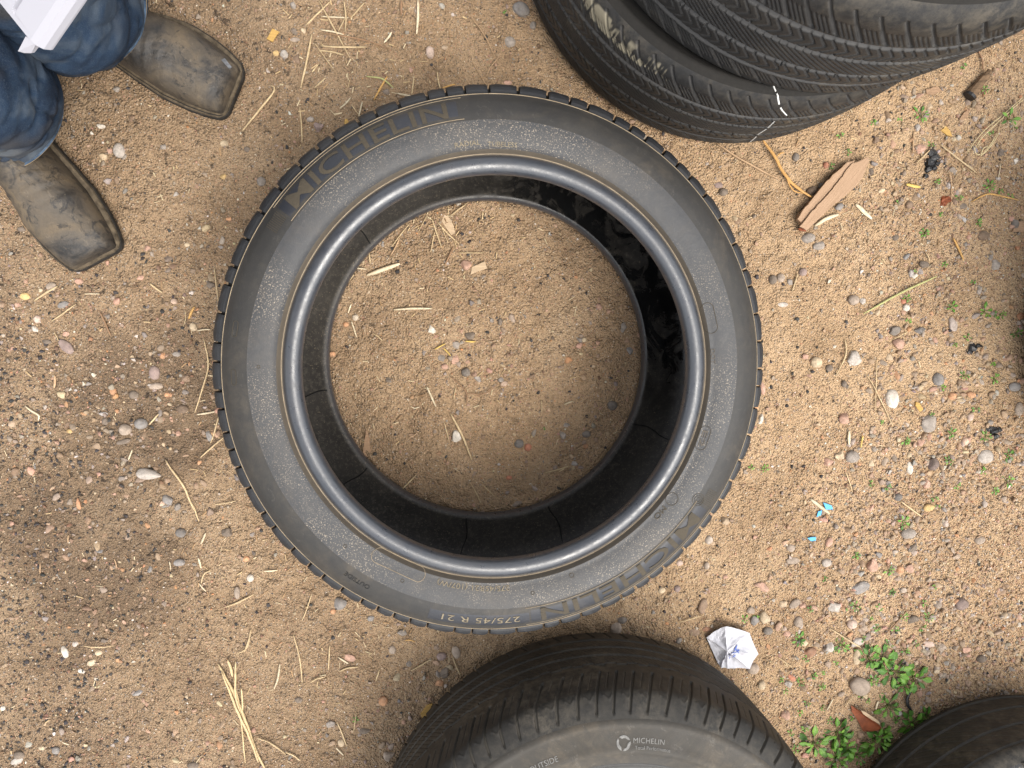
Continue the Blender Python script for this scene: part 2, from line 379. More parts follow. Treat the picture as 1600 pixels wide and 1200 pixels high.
def scatter(name, n, rmin, rmax, power, cols, weights, dens, flat=0.6, sink=0.25, base=(ICO_V, ICO_F), seed=1, mat='grit', jit=0.22):
    g = np.random.default_rng(seed)
    nc = n * 8; x = g.uniform(-.86, 1.24, nc); y = g.uniform(-.98, 0.62, nc)
    px, py = px_of(x, y)
    d = dens(px, py, x, y); keep = g.random(nc) < d; x, y = x[keep][:n], y[keep][:n]; n = len(x)
    r = rmin + (rmax - rmin) * g.random(n) ** power
    BV, BF = base; nv = len(BV)
    sc = np.stack([r * g.uniform(.75, 1.3, n), r * g.uniform(.6, 1.0, n), r * flat * g.uniform(.6, 1.2, n)], -1)
    a = g.uniform(0, 2 * np.pi, n); t1 = g.normal(0, .3, n); t2 = g.normal(0, .3, n)
    V = BV[None] * (1 + g.normal(0, jit, (n, nv, 1)).clip(-.45, .45)) * sc[:, None, :]
    V[..., 2] += V[..., 0] * t1[:, None] + V[..., 1] * t2[:, None]
    ca, sa = np.cos(a)[:, None], np.sin(a)[:, None]
    X = V[..., 0] * ca - V[..., 1] * sa + x[:, None]; Y = V[..., 0] * sa + V[..., 1] * ca + y[:, None]
    Z = V[..., 2] + (gh(x, y) + sc[:, 2] * (1 - 2 * sink) * 0.7)[:, None]
    V = np.stack([X, Y, Z], -1).reshape(-1, 3)
    F = (BF[None] + (np.arange(n) * nv)[:, None, None]).reshape(-1, 3)
    cc = np.array([PAL[c] for c in cols]); w = np.array(weights, float); w /= w.sum()
    C = cc[g.choice(len(cols), n, p=w)] * g.uniform(.72, 1.2, (n, 1)) * g.uniform(.93, 1.07, (n, 3))
    soil = np.array([.31, .205, .12]) * (.70 + .30 * np.clip((px_of(x, y)[0] - 250) / 600, 0, 1))[:, None]; dm = g.uniform(.12, .72, (n, 1)) * (0 if 'dark' in name else 1)
    C = C * (1 - dm) + soil * dm
    C = np.repeat(C, nv, axis=0)
    return mesh_np(name, V, F, M[mat], col=C)

def d_gravel(px, py, x, y):
    right = np.clip((px - 1150) / 250, 0, 1); low = np.clip((py - 500) / 400, 0, 1)
    n = np.clip(0.5 + 2.2 * vnoise(x, y, 4.5, 11), 0.05, 1)
    base = 0.15 + 0.66 * right * (0.55 + 0.45 * low) + 0.35 * np.exp(-((px - 180) / 180) ** 2 - ((py - 640) / 240) ** 2)
    base += 0.25 * np.exp(-((px - 720) / 90) ** 2 - ((py - 560) / 70) ** 2) + 0.2 * np.exp(-((px - 640) / 160) ** 2 - ((py - 1060) / 90) ** 2)
    return np.clip(base * n, 0, 1)
def d_dark(px, py, x, y):
    n = np.clip(0.5 + 2.4 * vnoise(x, y, 6, 31), 0.02, 1)
    return np.clip((0.10 + 0.9 * np.clip((430 - px) / 260, 0, 1) * np.clip((py - 380) / 150, 0.05, 1)) * n, 0, 1)
tag(scatter('fine_gravel', 60000, 0.0007, 0.0024, 2.0, ['tan', 'brown', 'grey', 'pink', 'orange', 'white', 'cream', 'dark'], [34, 15, 11, 10, 4, 7, 12, 8], d_gravel, seed=3), 'fine tan grit and sand grains over all the dirt', 'gravel', kind='stuff')
tag(scatter('small_pebbles', 7000, 0.0018, 0.0048, 2.0, ['tan', 'brown', 'grey', 'pink', 'orange', 'white', 'cream', 'dark', 'taupe', 'purple'], [26, 12, 18, 12, 5, 5, 8, 8, 12, 5], d_gravel, base=(broken(77, ICO1[0]), ICO1[1]), seed=5, mat='stone', jit=0.10), 'small mixed pebbles pressed into the dirt', 'gravel', kind='stuff')
def d_coarse(px, py, x, y):
    n = np.clip(0.5 + 2.6 * vnoise(x, y, 5.5, 41), 0.0, 1)
    b = np.clip((px - 1200) / 150, 0, 1) * (.55 + .45 * np.clip((py - 820) / 200, 0, 1)) + .10 + .35 * np.exp(-((px - 220) / 160) ** 2 - ((py - 620) / 190) ** 2) + .25 * np.exp(-((px - 660) / 120) ** 2 - ((py - 1050) / 60) ** 2) + .3 * np.exp(-((px - 720) / 70) ** 2 - ((py - 570) / 50) ** 2)
    return np.clip(b * n, 0, 1)
for sd in (15, 16, 17):
    tag(scatter('coarse_gravel', 1500, 0.0030, 0.0078, 2.2, ['tan', 'brown', 'grey', 'pink', 'pale grey', 'cream', 'taupe', 'blue-grey', 'orange'], [18, 8, 12, 14, 11, 9, 18, 6, 5], d_coarse, base=(broken(sd, ICO1[0]), ICO1[1]), seed=sd, mat='stone', jit=0.06, flat=.55, sink=.40), ['coarse dusty broken gravel pressed in the dirt, thickest on the right side', 'flat broken gravel among the coarse gravel, thickest on the right side', 'squarish broken gravel among the coarse gravel, thickest on the right side'][sd - 15], 'gravel', kind='stuff')
tag(scatter('dark_crumbs', 5200, 0.0010, 0.0040, 2.2, ['dark', 'brown', 'dark'], [5, 2, 3], d_dark, seed=8, mat='grit'), 'small black crumbs scattered over the soiled dirt', 'gravel', kind='stuff')

# ------------------------------------------------------------------ tyres
def ray(px, py):
    return FW + ((px - 800) / CAM_F) * RT - ((py - 600) / CAM_F) * UP
def ray_cyl(px, py, cx, cy, rad):
    d = ray(px, py); a = d[0] ** 2 + d[1] ** 2; b = -2 * (d[0] * cx + d[1] * cy); c = cx * cx + cy * cy - rad * rad
    q = b * b - 4 * a * c; q = max(q, 0.0); t = (-b - math.sqrt(q)) / (2 * a)
    x, y, z = d[0] * t, d[1] * t, CAM_H + d[2] * t
    return math.atan2(y - cy, x - cx), z

def revolve(name, P, th, mat, parent, disp=None, tone=None, zc=0.0, closed=True):
    """P (m,2) of (radius, height), th angles; disp(TH, P) pushes points along the inward profile normal"""
    P = np.asarray(P, float); T = np.gradient(P, axis=0); T /= np.linalg.norm(T, axis=1)[:, None] + 1e-9
    N = np.stack([T[:, 1], -T[:, 0]], 1)                        # points outward for a path that climbs
    TH = th[:, None] * np.ones(len(P))[None]
    D = np.zeros_like(TH) if disp is None else disp(TH, P[None, :, 1] * np.ones_like(TH))
    r = P[None, :, 0] - N[None, :, 0] * D; z = P[None, :, 1] - N[None, :, 1] * D
    V = np.stack([r * np.cos(TH), r * np.sin(TH), z + zc], -1).reshape(-1, 3)
    F = grid_faces(len(th), len(P), close_n=closed)
    col = None if tone is None else tone(TH, P[None, :, 1] * np.ones_like(TH), D).reshape(-1, 3)
    return mesh_np(name, V, F, mat, parent, smooth=True, col=col)

def ring_text(text, size, r_base, ang, surf, mat, parent, name='lettering', squash=1.0, spacing=1.0, lift=0.0003, ext=0.00035, off=0.0, zc=0.0):
    cu = bpy.data.curves.new('letters', 'FONT'); cu.body = text; cu.size = size; cu.extrude = ext; cu.align_x = 'CENTER'
    cu.space_character = spacing; cu.resolution_u = 3; cu.offset = off
    to = bpy.data.objects.new('letters', cu); COL.objects.link(to)
    bpy.context.view_layer.update(); dg = bpy.context.evaluated_depsgraph_get()
    me = bpy.data.meshes.new_from_object(to.evaluated_get(dg)); bpy.data.objects.remove(to)
    bm = bmesh.new(); bm.from_mesh(me); bmesh.ops.triangulate(bm, faces=bm.faces[:])
    for _ in range(3):
        es = [e for e in bm.edges if e.calc_length() > .0045]
        if not es: break
        bmesh.ops.subdivide_edges(bm, edges=es, cuts=1); bmesh.ops.triangulate(bm, faces=[f for f in bm.faces if len(f.verts) > 3])
    bm.to_mesh(me); bm.free()
    n = len(me.vertices); co = np.empty(n * 3, np.float32); me.vertices.foreach_get('co', co); co = co.reshape(-1, 3)
    rm = r_base + size * 0.35; a = ang - co[:, 0] * squash / rm; r = r_base + co[:, 1]
    z = surf(r) + lift + co[:, 2] + zc
    me.vertices.foreach_set('co', np.stack([r * np.cos(a), r * np.sin(a), z], 1).astype(np.float32).ravel()); me.update()
    me.materials.clear(); me.materials.append(mat)
    o = bpy.data.objects.new(name, me); COL.objects.link(o); o.parent = parent; return o

def ring_line(name, pts, width, surf, mat, parent, lift=0.0003, zc=0.0, closed=False):
    """thin raised line through (radius, angle) points lying on the surface"""
    pts = np.asarray(pts, float)
    X = np.stack([pts[:, 0] * np.cos(pts[:, 1]), pts[:, 0] * np.sin(pts[:, 1])], 1)
    T = np.gradient(X, axis=0)
    if closed: T = np.roll(X, -1, 0) - np.roll(X, 1, 0)
    T /= np.linalg.norm(T, axis=1)[:, None] + 1e-9; N = np.stack([-T[:, 1], T[:, 0]], 1)
    V = []
    for o_, zz in ((-.5, -.0004), (-.3, lift), (.3, lift), (.5, -.0004)):
        Q = X + N * width * o_; V.append(np.c_[Q, surf(np.hypot(Q[:, 0], Q[:, 1])) + zz + zc])
    V = np.stack(V, 1).reshape(-1, 3)
    return mesh_np(name, V, grid_faces(len(X), 4, close_n=closed), mat, parent, smooth=False)

def arc_pts(r, a0, a1, n=60): return [(r, a0 + (a1 - a0) * i / (n - 1)) for i in range(n)]

def polar(px, py, z, c=TC):
    x, y = ground_pt(px, py, z); return math.hypot(x - c[0], y - c[1]), math.atan2(y - c[1], x - c[0])

# --- the big tyre in the middle
ZC = 0.139
tyre = empty('tyre', (TC[0], TC[1], 0.0), 'big single tyre with shiny bead lying flat in the centre of the dirt', 'tyre', 'used car tyres')
TH1 = np.linspace(0, 2 * np.pi, 360, endpoint=False)
H_BEAD = [(.2680, .1035), (.2658, .1075), (.2648, .114), (.2655, .1205), (.2690, .1262), (.2750, .1290), (.2810, .1284), (.2860, .1254), (.2885, .1225)]
H_FLANGE = [(.2885, .1225), (.2900, .1220), (.2915, .1232), (.2935, .1262), (.2955, .1290)]
H_IN = [(.2955, .1290), (.2975, .1290), (.2985, .1284), (.300, .1288), (.310, .1308), (.322, .1318), (.3325, .1312)]
H_OUT = [(.3325, .1312), (.3335, .1302), (.3345, .1308), (.345, .1282), (.358, .1215), (.3665, .1140), (.3700, .1105), (.3712, .1112), (.3724, .1085), (.3745, .1000), (.3762, .085), (.3768, .0715)]
H_INNER = [(.2680, .1035), (.2700, .1010), (.2760, .1030), (.290, .1080), (.310, .1125), (.332, .1125), (.352, .1040), (.367, .0880), (.377, .0600), (.3795, .0)]
def half(P, n, sgn): 
    Q = spline(P, n)
    return np.stack([Q[:, 0], ZC + sgn * Q[:, 1]], 1)
def up(P, n): return half(P, n, 1)[::-1]         # drawn from the tread towards the bead: climbs, so normals point out
SURF_P = np.vstack([spline(H_FLANGE, 12), spline(H_IN, 40), spline(H_OUT, 60)[:-8]])
_o = np.argsort(SURF_P[:, 0])
def surf(r): return ZC + np.interp(r, SURF_P[_o, 0], SURF_P[_o, 1])
for s, nm in ((1, ''), (-1, '')):
    f = (lambda P, n: up(P, n)) if s > 0 else (lambda P, n: half(P, n, -1))
    TT = TH1
    revolve('bead', f(H_BEAD, 26), TT, M['bead'], tyre)
    revolve('rim_flange', f(H_FLANGE, 8), TT, M['flange'], tyre)
    revolve('inner_sidewall_band', f(H_IN, 16), TT, M['side_in'], tyre)
    revolve('outer_sidewall_band', f(H_OUT, 26), TT, M['side'], tyre)
inn = np.vstack([half(H_INNER, 40, -1), half(H_INNER, 40, 1)[::-1][1:]])
revolve('inner_liner', inn[::-1], TH1, M['liner'], tyre)
crown = [(.3768, -.0715), (.384, -.0705)]
for a, b in ((-.070, -.044), (-.037, -.005), (.005, .037), (.044, .070)):
    rr = lambda h: .3915 - .6 * h * h
    crown += [(.383, a - .0005), (rr(a), a + .001), (rr((a + b) / 2), (a + b) / 2), (rr(b), b - .001), (.383, b + .0005)]
crown += [(.384, .0705), (.3768, .0715)]
crown = np.array(crown)[[i for i in range(len(crown))]]; crown[:, 1] += ZC
revolve('tread', crown, TH1, M['tread'], tyre)
# dust lines moulded round the sidewall
for rr, wd in ((.2905, .0012), (.2984, .0009), (.3335, .0010), (.3708, .0011)):
    ring_line('mould_ridge', [(rr, a) for a in np.linspace(0, 2 * np.pi, 361)[:-1]], wd, surf, M['dust_line'], tyre, lift=0.0002, closed=True)

# shoulder blocks of the tread, one by one
BP = spline([(.3738, .1030), (.3785, .1022), (.3845, .0975), (.3895, .0880), (.3920, .0790), (.3920, .0725)], 9)
def block_mesh(a0, a1, sgn=1):
    na = 9; A = np.linspace(a0, a1, na); V = []
    ins = np.array([.0007, .0001] + [0] * (na - 4) + [.0001, .0007])
    for i, a in enumerate(A):
        u = (i / (na - 1) - .5) * 2
        for j, (r, h) in enumerate(BP):
            w = j / (len(BP) - 1)
            wave = 0.0008 * math.exp(-((w - .42 - .12 * math.sin(u * 3.0)) / .10) ** 2) * max(0, 1 - abs(u) ** 4 * 2.2)
            V.append(((r - ins[i] + wave) * math.cos(a), (r - ins[i] + wave) * math.sin(a), ZC + sgn * (h - ins[i] * .6 + wave * .7)))
    nP = len(BP); F = grid_faces(na, nP).tolist()
    if sgn < 0: F = [f[::-1] for f in F]
    base = len(V)
    for a in (a0, a1):
        for r, h in ((.3730, .1015), (.3750, .0725)): V.append((r * math.cos(a), r * math.sin(a), ZC + sgn * h))
    F.append(list(range(0, nP)) + [base + 1, base]); F.append(list(range((na - 1) * nP, na * nP))[::-1] + [base + 2, base + 3])
    F.append([base, base + 1, base + 3, base + 2])
    F.append([0, base, base + 2, (na - 1) * nP]); F.append([nP - 1, na * nP - 1, base + 3, base + 1])
    return V, F
g = np.random.default_rng(4); pitch = np.array([1.0, .78, 1.24])[g.integers(0, 3, 74)]; edges = np.r_[0, np.cumsum(pitch)] / pitch.sum() * 2 * np.pi
low = bm_V = []; lowF = []
for i in range(74):
    gap = g.uniform(.0014, .0026) / .385
    V, F = block_mesh(edges[i] + gap, edges[i + 1] - gap); ob = mesh_np('tread_block', V, F, M['block'], tyre, smooth=False)
    V, F = block_mesh(edges[i] + gap, edges[i + 1] - gap, -1); k = len(low); low += V; lowF += [[q + k for q in f] for f in F]
o = mesh_np('lower_tread_blocks', low, lowF, M['block'], tyre); tag(o, kind='stuff')

# lettering, reading clockwise with the tops outward
zt = ZC + .128
def text_at(t, p0, p1, size_m, mat, name='lettering', spacing=1.0, off=0.0, ext=.00035, lift=.0003, rfix=None):
    r0, a0 = polar(*p0, zt); r1, a1 = polar(*p1, zt)
    while a1 > a0: a1 -= 2 * math.pi
    r = (r0 + r1) / 2 - size_m * .35 if rfix is None else rfix; L = abs(a1 - a0) * (r0 + r1) / 2
    cu = bpy.data.curves.new('m', 'FONT'); cu.body = t; cu.size = size_m; cu.space_character = spacing
    to = bpy.data.objects.new('m', cu); COL.objects.link(to); bpy.context.view_layer.update(); w = to.dimensions[0]; bpy.data.objects.remove(to)
    return ring_text(t, size_m, r, (a0 + a1) / 2, surf, mat, tyre, name, squash=L / max(w, 1e-4), spacing=spacing, off=off, ext=ext, lift=lift)
def plate(name, r0, r1, a0, a1, mat, lift=.0004, n=40, slant=0.0):
    A = np.linspace(a0, a1, n); rs = np.linspace(r0, r1, 6); V = []
    for a in A:
        for j, r in enumerate(rs):
            aa = a + slant * (j / 5 - .5); V.append((r * math.cos(aa), r * math.sin(aa), float(surf(r)) + (lift if 0 < j < 5 else -.0003)))
    return mesh_np(name, V, grid_faces(n, 6), mat, tyre, smooth=True)
# brand name, twice, knurled brown letters on a smooth grey plate with a brown frame line
for p0, p1 in (((452, 322), (706, 192)), ((1088, 800), (838, 942))):
    r0, a0 = polar(*p0, zt); r1, a1 = polar(*p1, zt)
    if a1 > a0: a1 -= 2 * math.pi
    plate('name_plate', .3365, .3655, a0 + .03, a1 - .03, M['plate'], lift=.00035)
    text_at('MICHELIN', p0, p1, .0320, M['letter'], 'brand_lettering', spacing=1.02, off=.0004, ext=.0006, lift=.0004, rfix=.3392)
    ring_line('name_plate_frame', arc_pts(.3668, a0 + .04, a1 - .05), .0010, surf, M['dust_line'], tyre, .0007)
    ring_line('name_plate_frame', arc_pts(.3352, a0 + .04, a1 - .05), .0010, surf, M['dust_line'], tyre, .0007)
    for k in range(9):       # comb of fine bars before the name
        aa = a0 + .045 + k * .008; ring_line('comb_bar', [(.342, aa), (.351, aa), (.360, aa)], .0012, surf, M['letter'], tyre, .0007)
r0, a0 = polar(822, 950, zt); r1, a1 = polar(677, 948, zt)
plate('size_plate', .3405, .3640, a0 + .01, a1 - .01, M['plate'], .0005)
text_at('275/45 R 21', (812, 951), (689, 950), .0150, M['thin_letter'], 'size_lettering', spacing=1.05, ext=.0005, lift=.0007, rfix=.3465)
text_at('275/45R21 (107/W)', (796, 917), (683, 909), .0105, M['thin_letter'], ext=.0005, lift=.0003)
text_at('OUTSIDE', (577, 919), (539, 896), .0100, M['crack'], ext=.0004)
text_at('RADIAL', (710, 227), (750, 224), .0085, M['thin_letter'], ext=.0004)
text_at('TUBELESS', (762, 226), (808, 227), .0085, M['thin_letter'], ext=.0004)
text_at('DOT', (1113, 545), (1114, 568), .0085, M['flange'], ext=.0004)
text_at('MO', (1040, 793), (1022, 808), .0105, M['letter'], ext=.0005)
text_at('E2', (1102, 672), (1094, 697), .0100, M['flange'], ext=.0004)
def capsule(r, a, half_len, rad, width=.0009, mat='dust_line'):
    pts = []
    for t in np.linspace(0, 2 * np.pi, 44, endpoint=False):
        c, s = math.cos(t), math.sin(t); x = (half_len if c > 0 else -half_len) + rad * c; y = rad * s
        pts.append((r + y, a - x / r))
    ring_line('capsule_outline', pts, width, surf, M[mat], tyre, .0006, closed=True)
for p, hl, rd in (((622, 884), .030, .010), ((1108, 497), .013, .0085), ((366, 514), .007, .0035), ((364, 590), .007, .0035), ((1098, 684), .010, .0075), ((1049, 779), .0005, .0085),
                  ((540, 852), .0002, .0022), ((629, 906), .0002, .0022), ((832, 925), .0002, .0022), ((405, 573), .0002, .0018), ((893, 898), .0002, .003)):
    r_, a_ = polar(*p, zt); capsule(r_, a_, hl, rd, mat='dust_line' if p[0] < 1000 and hl > .02 else 'letter')
for p in ((1090, 780),):
    r_, a_ = polar(*p, zt)
    for q in (.003, .006, .009): capsule(r_, a_, .0001, q, .0008, 'letter')
# radial mould seams inside, on the lower wall of the carcass
HL = spline(H_INNER, 60)
def inner_z(r): return ZC - np.interp(r, HL[:45, 0], HL[:45, 1])
for px, py in ((482, 617), (560, 742), (728, 832), (872, 822), (1030, 678), (803, 300), (600, 400)):
    r_, a_ = polar(px, py, .035)
    pts = [(q, a_ + .010 * math.sin(q * 90 + px)) for q in np.linspace(.272, .345, 16)]
    ring_line('mould_seam', pts, .0021, inner_z, M['crack'], tyre, .0010)

# --- generic tyre with a worked tread
def m_tread_dusty(name, base, dust, rough):
    k = NT(name); a = k.sep(); at = k.n('ShaderNodeAttribute'); at.attribute_name = 'tone'
    s = k.n('ShaderNodeSeparateColor'); k.link(at.outputs['Color'], s.inputs[0])
    n1 = k.noise(11, 5, .65, dist=.4); n2 = k.noise(150, 4, .7); n3 = k.noise(520, 2, .6)
    f = k.math('ADD', k.math('MULTIPLY', k.ramp(n1, [(0.25, 0.1), (0.75, 0.8)]), .42), k.math('MULTIPLY', k.ramp(n2, [(0.45, 0.0), (0.8, 0.5)]), .5))
    c = k.mix(f, base, dust)
    pt = k.math('MULTIPLY', k.ramp(k.noise(5, 5, .7, dist=1), [(0.42, 0.0), (0.68, 1.0)]), k.ramp(k.noise(70, 5, .75), [(0.4, 0.0), (0.62, .6)])); c = k.mix(pt, c, (0.115, 0.098, 0.074))
    c = k.mix(k.math('MULTIPLY', s.outputs[0], .75), c, tuple(x * 1.7 for x in dust))  # groove dust, lightened further to paint in groove-edge highlights
    c = k.mix(k.ramp(s.outputs[1], [(0.25, 0.0), (0.55, 0.9)]), c, (0.23, 0.205, 0.15))
    k.bump(k.math('ADD', n2, k.math('MULTIPLY', n3, .5)), .3, .0012)
    return k.set(c, k.ramp(n1, [(0.3, rough), (0.7, rough + .15)]), .28)
M['tread_a'] = m_tread_dusty('stacked_tread_rubber', (0.0125, 0.0127, 0.0132), (0.054, 0.052, 0.050), .46)
M['tread_w'] = m_tread_dusty('worn_tread_rubber', (0.0125, 0.0120, 0.0112), (0.054, 0.049, 0.041), .52)

def notch(x, p, w):
    d = np.abs((x / p - np.round(x / p)) * p); return np.exp(-(d / w) ** 4)
def groove(v, c, w): return np.exp(-((v - c) / w) ** 6)

def pat_a(s, v):                      # five ribs: slitted shoulders, two chevron ribs, slanted centre rib
    av = np.abs(v); d = .0062 * (groove(av, .0235, .0036) + groove(av, .0640, .0036))
    d = np.maximum(d, .0030 * notch(s + 1.4 * v, .0105, .0011) * (av < .0185))
    d = np.maximum(d, .0034 * notch(s + 0.9 * np.abs(av - .044), .0140, .0015) * (av > .0285) * (av < .0590))
    d = np.maximum(d, .0035 * notch(s, .0360, .0012) * (av > .0255) * (av < .0325))
    d = np.maximum(d, .0042 * notch(s + .8 * v, .0300, .0018) * (av > .0700) * (av < .118))
    d = np.maximum(d, .0018 * notch(s + .8 * v + .003, .0060, .0010) * (av > .0715) * (av < .097))
    return d
def pat_b(s, v):                      # smooth ribs with shallow grooves, long shoulder slits above
    d = .0046 * (groove(v, -.062, .0028) + groove(v, -.034, .0026) + groove(v, -.006, .0026)) + .0034 * groove(v - .0020 * np.sign(np.sin(s * 2 * np.pi / .036)), .0235, .0019)
    d = np.maximum(d, .0045 * notch(s - .35 * v + .004 * np.sin(s * 31), .0300, .0021) * (v > .046) * (v < .118))
    d = np.maximum(d, .0012 * notch(s - .35 * v + .015 + .004 * np.sin(s * 31), .0300, .0012) * (v > .050) * (v < .088))
    d = np.maximum(d, .0040 * notch(s + .4 * v, .0300, .0019) * (v < -.072))
    d = np.maximum(d, .0009 * notch(s + .8 * v, .0085, .0010) * (v > -.058) * (v < .020))
    d -= .0010 * np.exp(-((v - .1035 + .0025 * np.sin((s - .003) * 2 * np.pi / .015)) / .0011) ** 2) * (np.abs((s / .030 - np.floor(s / .030)) - .5) < .27)
    return d
def pat_c(s, v):
    d = .0040 * (groove(v, -.058, .0022) + groove(v, -.024, .0024) + groove(v, .020, .0024) + groove(v, .060, .0020))
    d = np.maximum(d, .0010 * notch(s + 1.6 * v, .022, .0012) * (np.abs(v) < .056))
    d = np.maximum(d, .0028 * notch(s, .034, .0016) * (v < -.066))
    return d

def make_tyre(label, loc, Ro, rb, W, pat, mats, face_ang, group='used car tyres', lugs=False, mud=None, spread=1.30, nd=1550, aw=.44, drop=.020):
    t = empty('tyre', loc, label, 'tyre', group)
    a = W * aw; zc = W / 2
    dense = np.linspace(-spread, spread, nd); rest = np.linspace(spread, 2 * np.pi - spread, 200)[1:-1]
    th = np.r_[dense, rest] + face_ang; thc = np.linspace(0, 2 * np.pi, 240, endpoint=False)
    v = np.linspace(-a * 1.06, a * 1.06, 176)
    # crown falls off gently, then rounds over the shoulder
    rr = Ro - .45 * v ** 2 - drop * np.clip((np.abs(v) - a * .80) / (a * .28), 0, 1) ** 2.2
    P = np.stack([rr, v + zc], 1)
    fade = np.ones(len(th)); fade[len(dense):] = 0
    def disp(TH, Z):
        s = (TH - face_ang) * Ro; return pat(s, Z - zc) * fade[:, None]
    def tone(TH, Z, D):
        c = np.zeros(TH.shape + (3,)); c[..., 0] = np.clip(D / .004, 0, 1)
        if mud:
            a0, a1, v0, v1 = mud; u = (TH - a0) / (a1 - a0); w = (Z - zc - v0) / (v1 - v0)
            m = np.clip(u * 6, 0, 1) * np.clip((1 - u) * 4, 0, 1) * np.clip(w * 3, 0, 1) * np.clip((1 - w) * 4, 0, 1)
            n = .64 + vnoise(TH * Ro * 1.0, Z * .12, 330, 3) * .8 + vnoise(TH * Ro, Z, 38, 7) * 1.5 + vnoise(TH * Ro, Z * .3, 120, 9) * .5
            c[..., 1] = m * np.clip(n, 0, 1) * 1.1
        return c
    revolve('tread', P, th, M[mats[0]], t, disp, tone)
    rs, hs_ = P[-1, 0], P[-1, 1] - zc
    SW = [(rs, hs_), (rs - .003, hs_ + .0025), (rs - .008, hs_ + .0045), (rs - .012, hs_ + .0040), (rs - .030, W * .490), ((rs + rb) / 2, W * .505), (rb + .035, W * .490), (rb + .022, W * .480)]
    BD = [(rb + .022, W * .480), (rb + .020, W * .474), (rb + .015, W * .480), (rb + .008, W * .478), (rb + .002, W * .468), (rb, W * .450), (rb + .003, W * .425)]
    IN = [(rb + .003, W * .425), (rb + .015, W * .425), (rb + .05, W * .450), (Ro - .045, W * .43), (Ro - .022, W * .33), (Ro - .013, 0)]
    for sg in (1, -1):
        for nm, Q, n, mt in (('sidewall', SW, 34, mats[1]), ('bead', BD, 16, 'bead_d')):
            q = spline(Q, n); q = np.stack([q[:, 0], zc + sg * q[:, 1]], 1)
            if sg < 0: q = q[::-1]
            revolve(nm, q, thc, M[mt], t)
    q = spline(IN, 40); q = np.vstack([np.stack([q[:, 0], zc + q[:, 1]], 1), np.stack([q[::-1, 0], zc - q[::-1, 1]], 1)[1:]])
    revolve('inner_liner', q, thc, M['liner'], t)
    qs = spline(SW, 80); oo = np.argsort(qs[:, 0])
    sf = lambda r: zc + np.interp(r, qs[oo, 0], qs[oo, 1])
    if lugs:
        n = int(2 * math.pi * Ro / .046)
        for i in range(n):
            aa = i * 2 * math.pi / n
            V = []
            for rq in np.linspace(rs - .032, rs + .001, 5):
                for dx, dz in ((-.0042, -.001), (-.0026, .0030), (.0026, .0030), (.0042, -.001)):
                    V.append((rq * math.cos(aa) - dx * math.sin(aa), rq * math.sin(aa) + dx * math.cos(aa), float(sf(rq)) + dz))
            mesh_np('shoulder_lug', V, grid_faces(5, 4), M['side_b'], t, smooth=False)
    return t, sf, P

# stack of two at the upper right
s1, sf1, P1 = make_tyre('lower tyre of the top stack, dried mud and white marks on its tread', (.480, .642, .003), .366, .232, .236, pat_a, ('tread_a', 'side_d'), math.atan2(-.642, -.480),
                        mud=(-2.66, -1.98, .078, .118), aw=.50, drop=.012)
s2, sf2, P2 = make_tyre('upper tyre of the stack of two at the top, black chevron tread', (.520, .666, .228), .376, .240, .277, pat_a, ('tread_a', 'side_d'), math.atan2(-.668, -.512) + .1, drop=.016, aw=.465)
def tread_mark(par, loc, P, pts, width, mat, name):
    rad = .366; q = []
    for px, py in pts:
        a_, z_ = ray_cyl(px, py, loc[0], loc[1], rad - .004); q.append((a_, z_ - loc[2]))
    q = spline(q, 14); T = np.gradient(np.c_[q[:, 0] * rad, q[:, 1]], axis=0); T /= np.linalg.norm(T, axis=1)[:, None]
    V = []
    for (a_, z_), t_ in zip(q, T):
        for o_, l_ in ((-.5, .0001), (-.2, .0008), (.2, .0008), (.5, .0001)):
            a2 = a_ - t_[1] * width * o_ / rad; z2 = z_ + t_[0] * width * o_; r2 = np.interp(z2, P[:, 1], P[:, 0]) + l_
            V.append((r2 * math.cos(a2), r2 * math.sin(a2), z2))
    return mesh_np(name, V, grid_faces(14, 4), M[mat], par)
for pts in ([(1206, 150), (1208, 154), (1210, 158)], [(1212, 161), (1214, 165), (1217, 169)], [(1219, 171), (1224, 175), (1229, 179)], [(1211, 186), (1204, 192), (1200, 195)], [(1198, 197), (1190, 202), (1184, 206)], [(1182, 209), (1177, 215), (1172, 221)]):
    tread_mark(s1, (.480, .642, .003), P1, pts, .0022, 'paint_white', 'marker_stroke')

# the tyre at the bottom edge
s3, sf3, P3 = make_tyre('worn tyre at the bottom edge with white lettering on its dusty sidewall', (.252, -.952, .003), .386, .262, .262, pat_b, ('tread_w', 'side_b'), R(90), aw=.435, drop=.034)
c3 = np.array([.252, -.952])
def text3(t, p0, size_m, mat='grey_letter', name='lettering', shear=0):
    r_, a_ = polar(*p0, .262, c3); return ring_text(t, size_m, r_ - size_m * .35, a_, sf3, M[mat], s3, name, lift=.0004, ext=.0003, spacing=1.05)
text3('MICHELIN', (1014, 1157), .0105); text3('Total Performance', (1019, 1167), .0068); text3('OUTSIDE', (849, 1192), .0105)
r_, a_ = polar(974, 1160, .262, c3)
cc_ = (r_ * math.cos(a_), r_ * math.sin(a_))
def disc_part(par, cx, cy, pts, z, mat, name):
    n = len(pts); V = [(cx + x, cy + y, float(sf3(math.hypot(cx + x, cy + y))) + z) for x, y in pts] + [(cx + x, cy + y, float(sf3(math.hypot(cx + x, cy + y))) - .0005) for x, y in pts]
    F = [list(range(n))] + [[i, i + n, (i + 1) % n + n, (i + 1) % n] for i in range(n)]
    return mesh_np(name, V, F, M[mat], par)
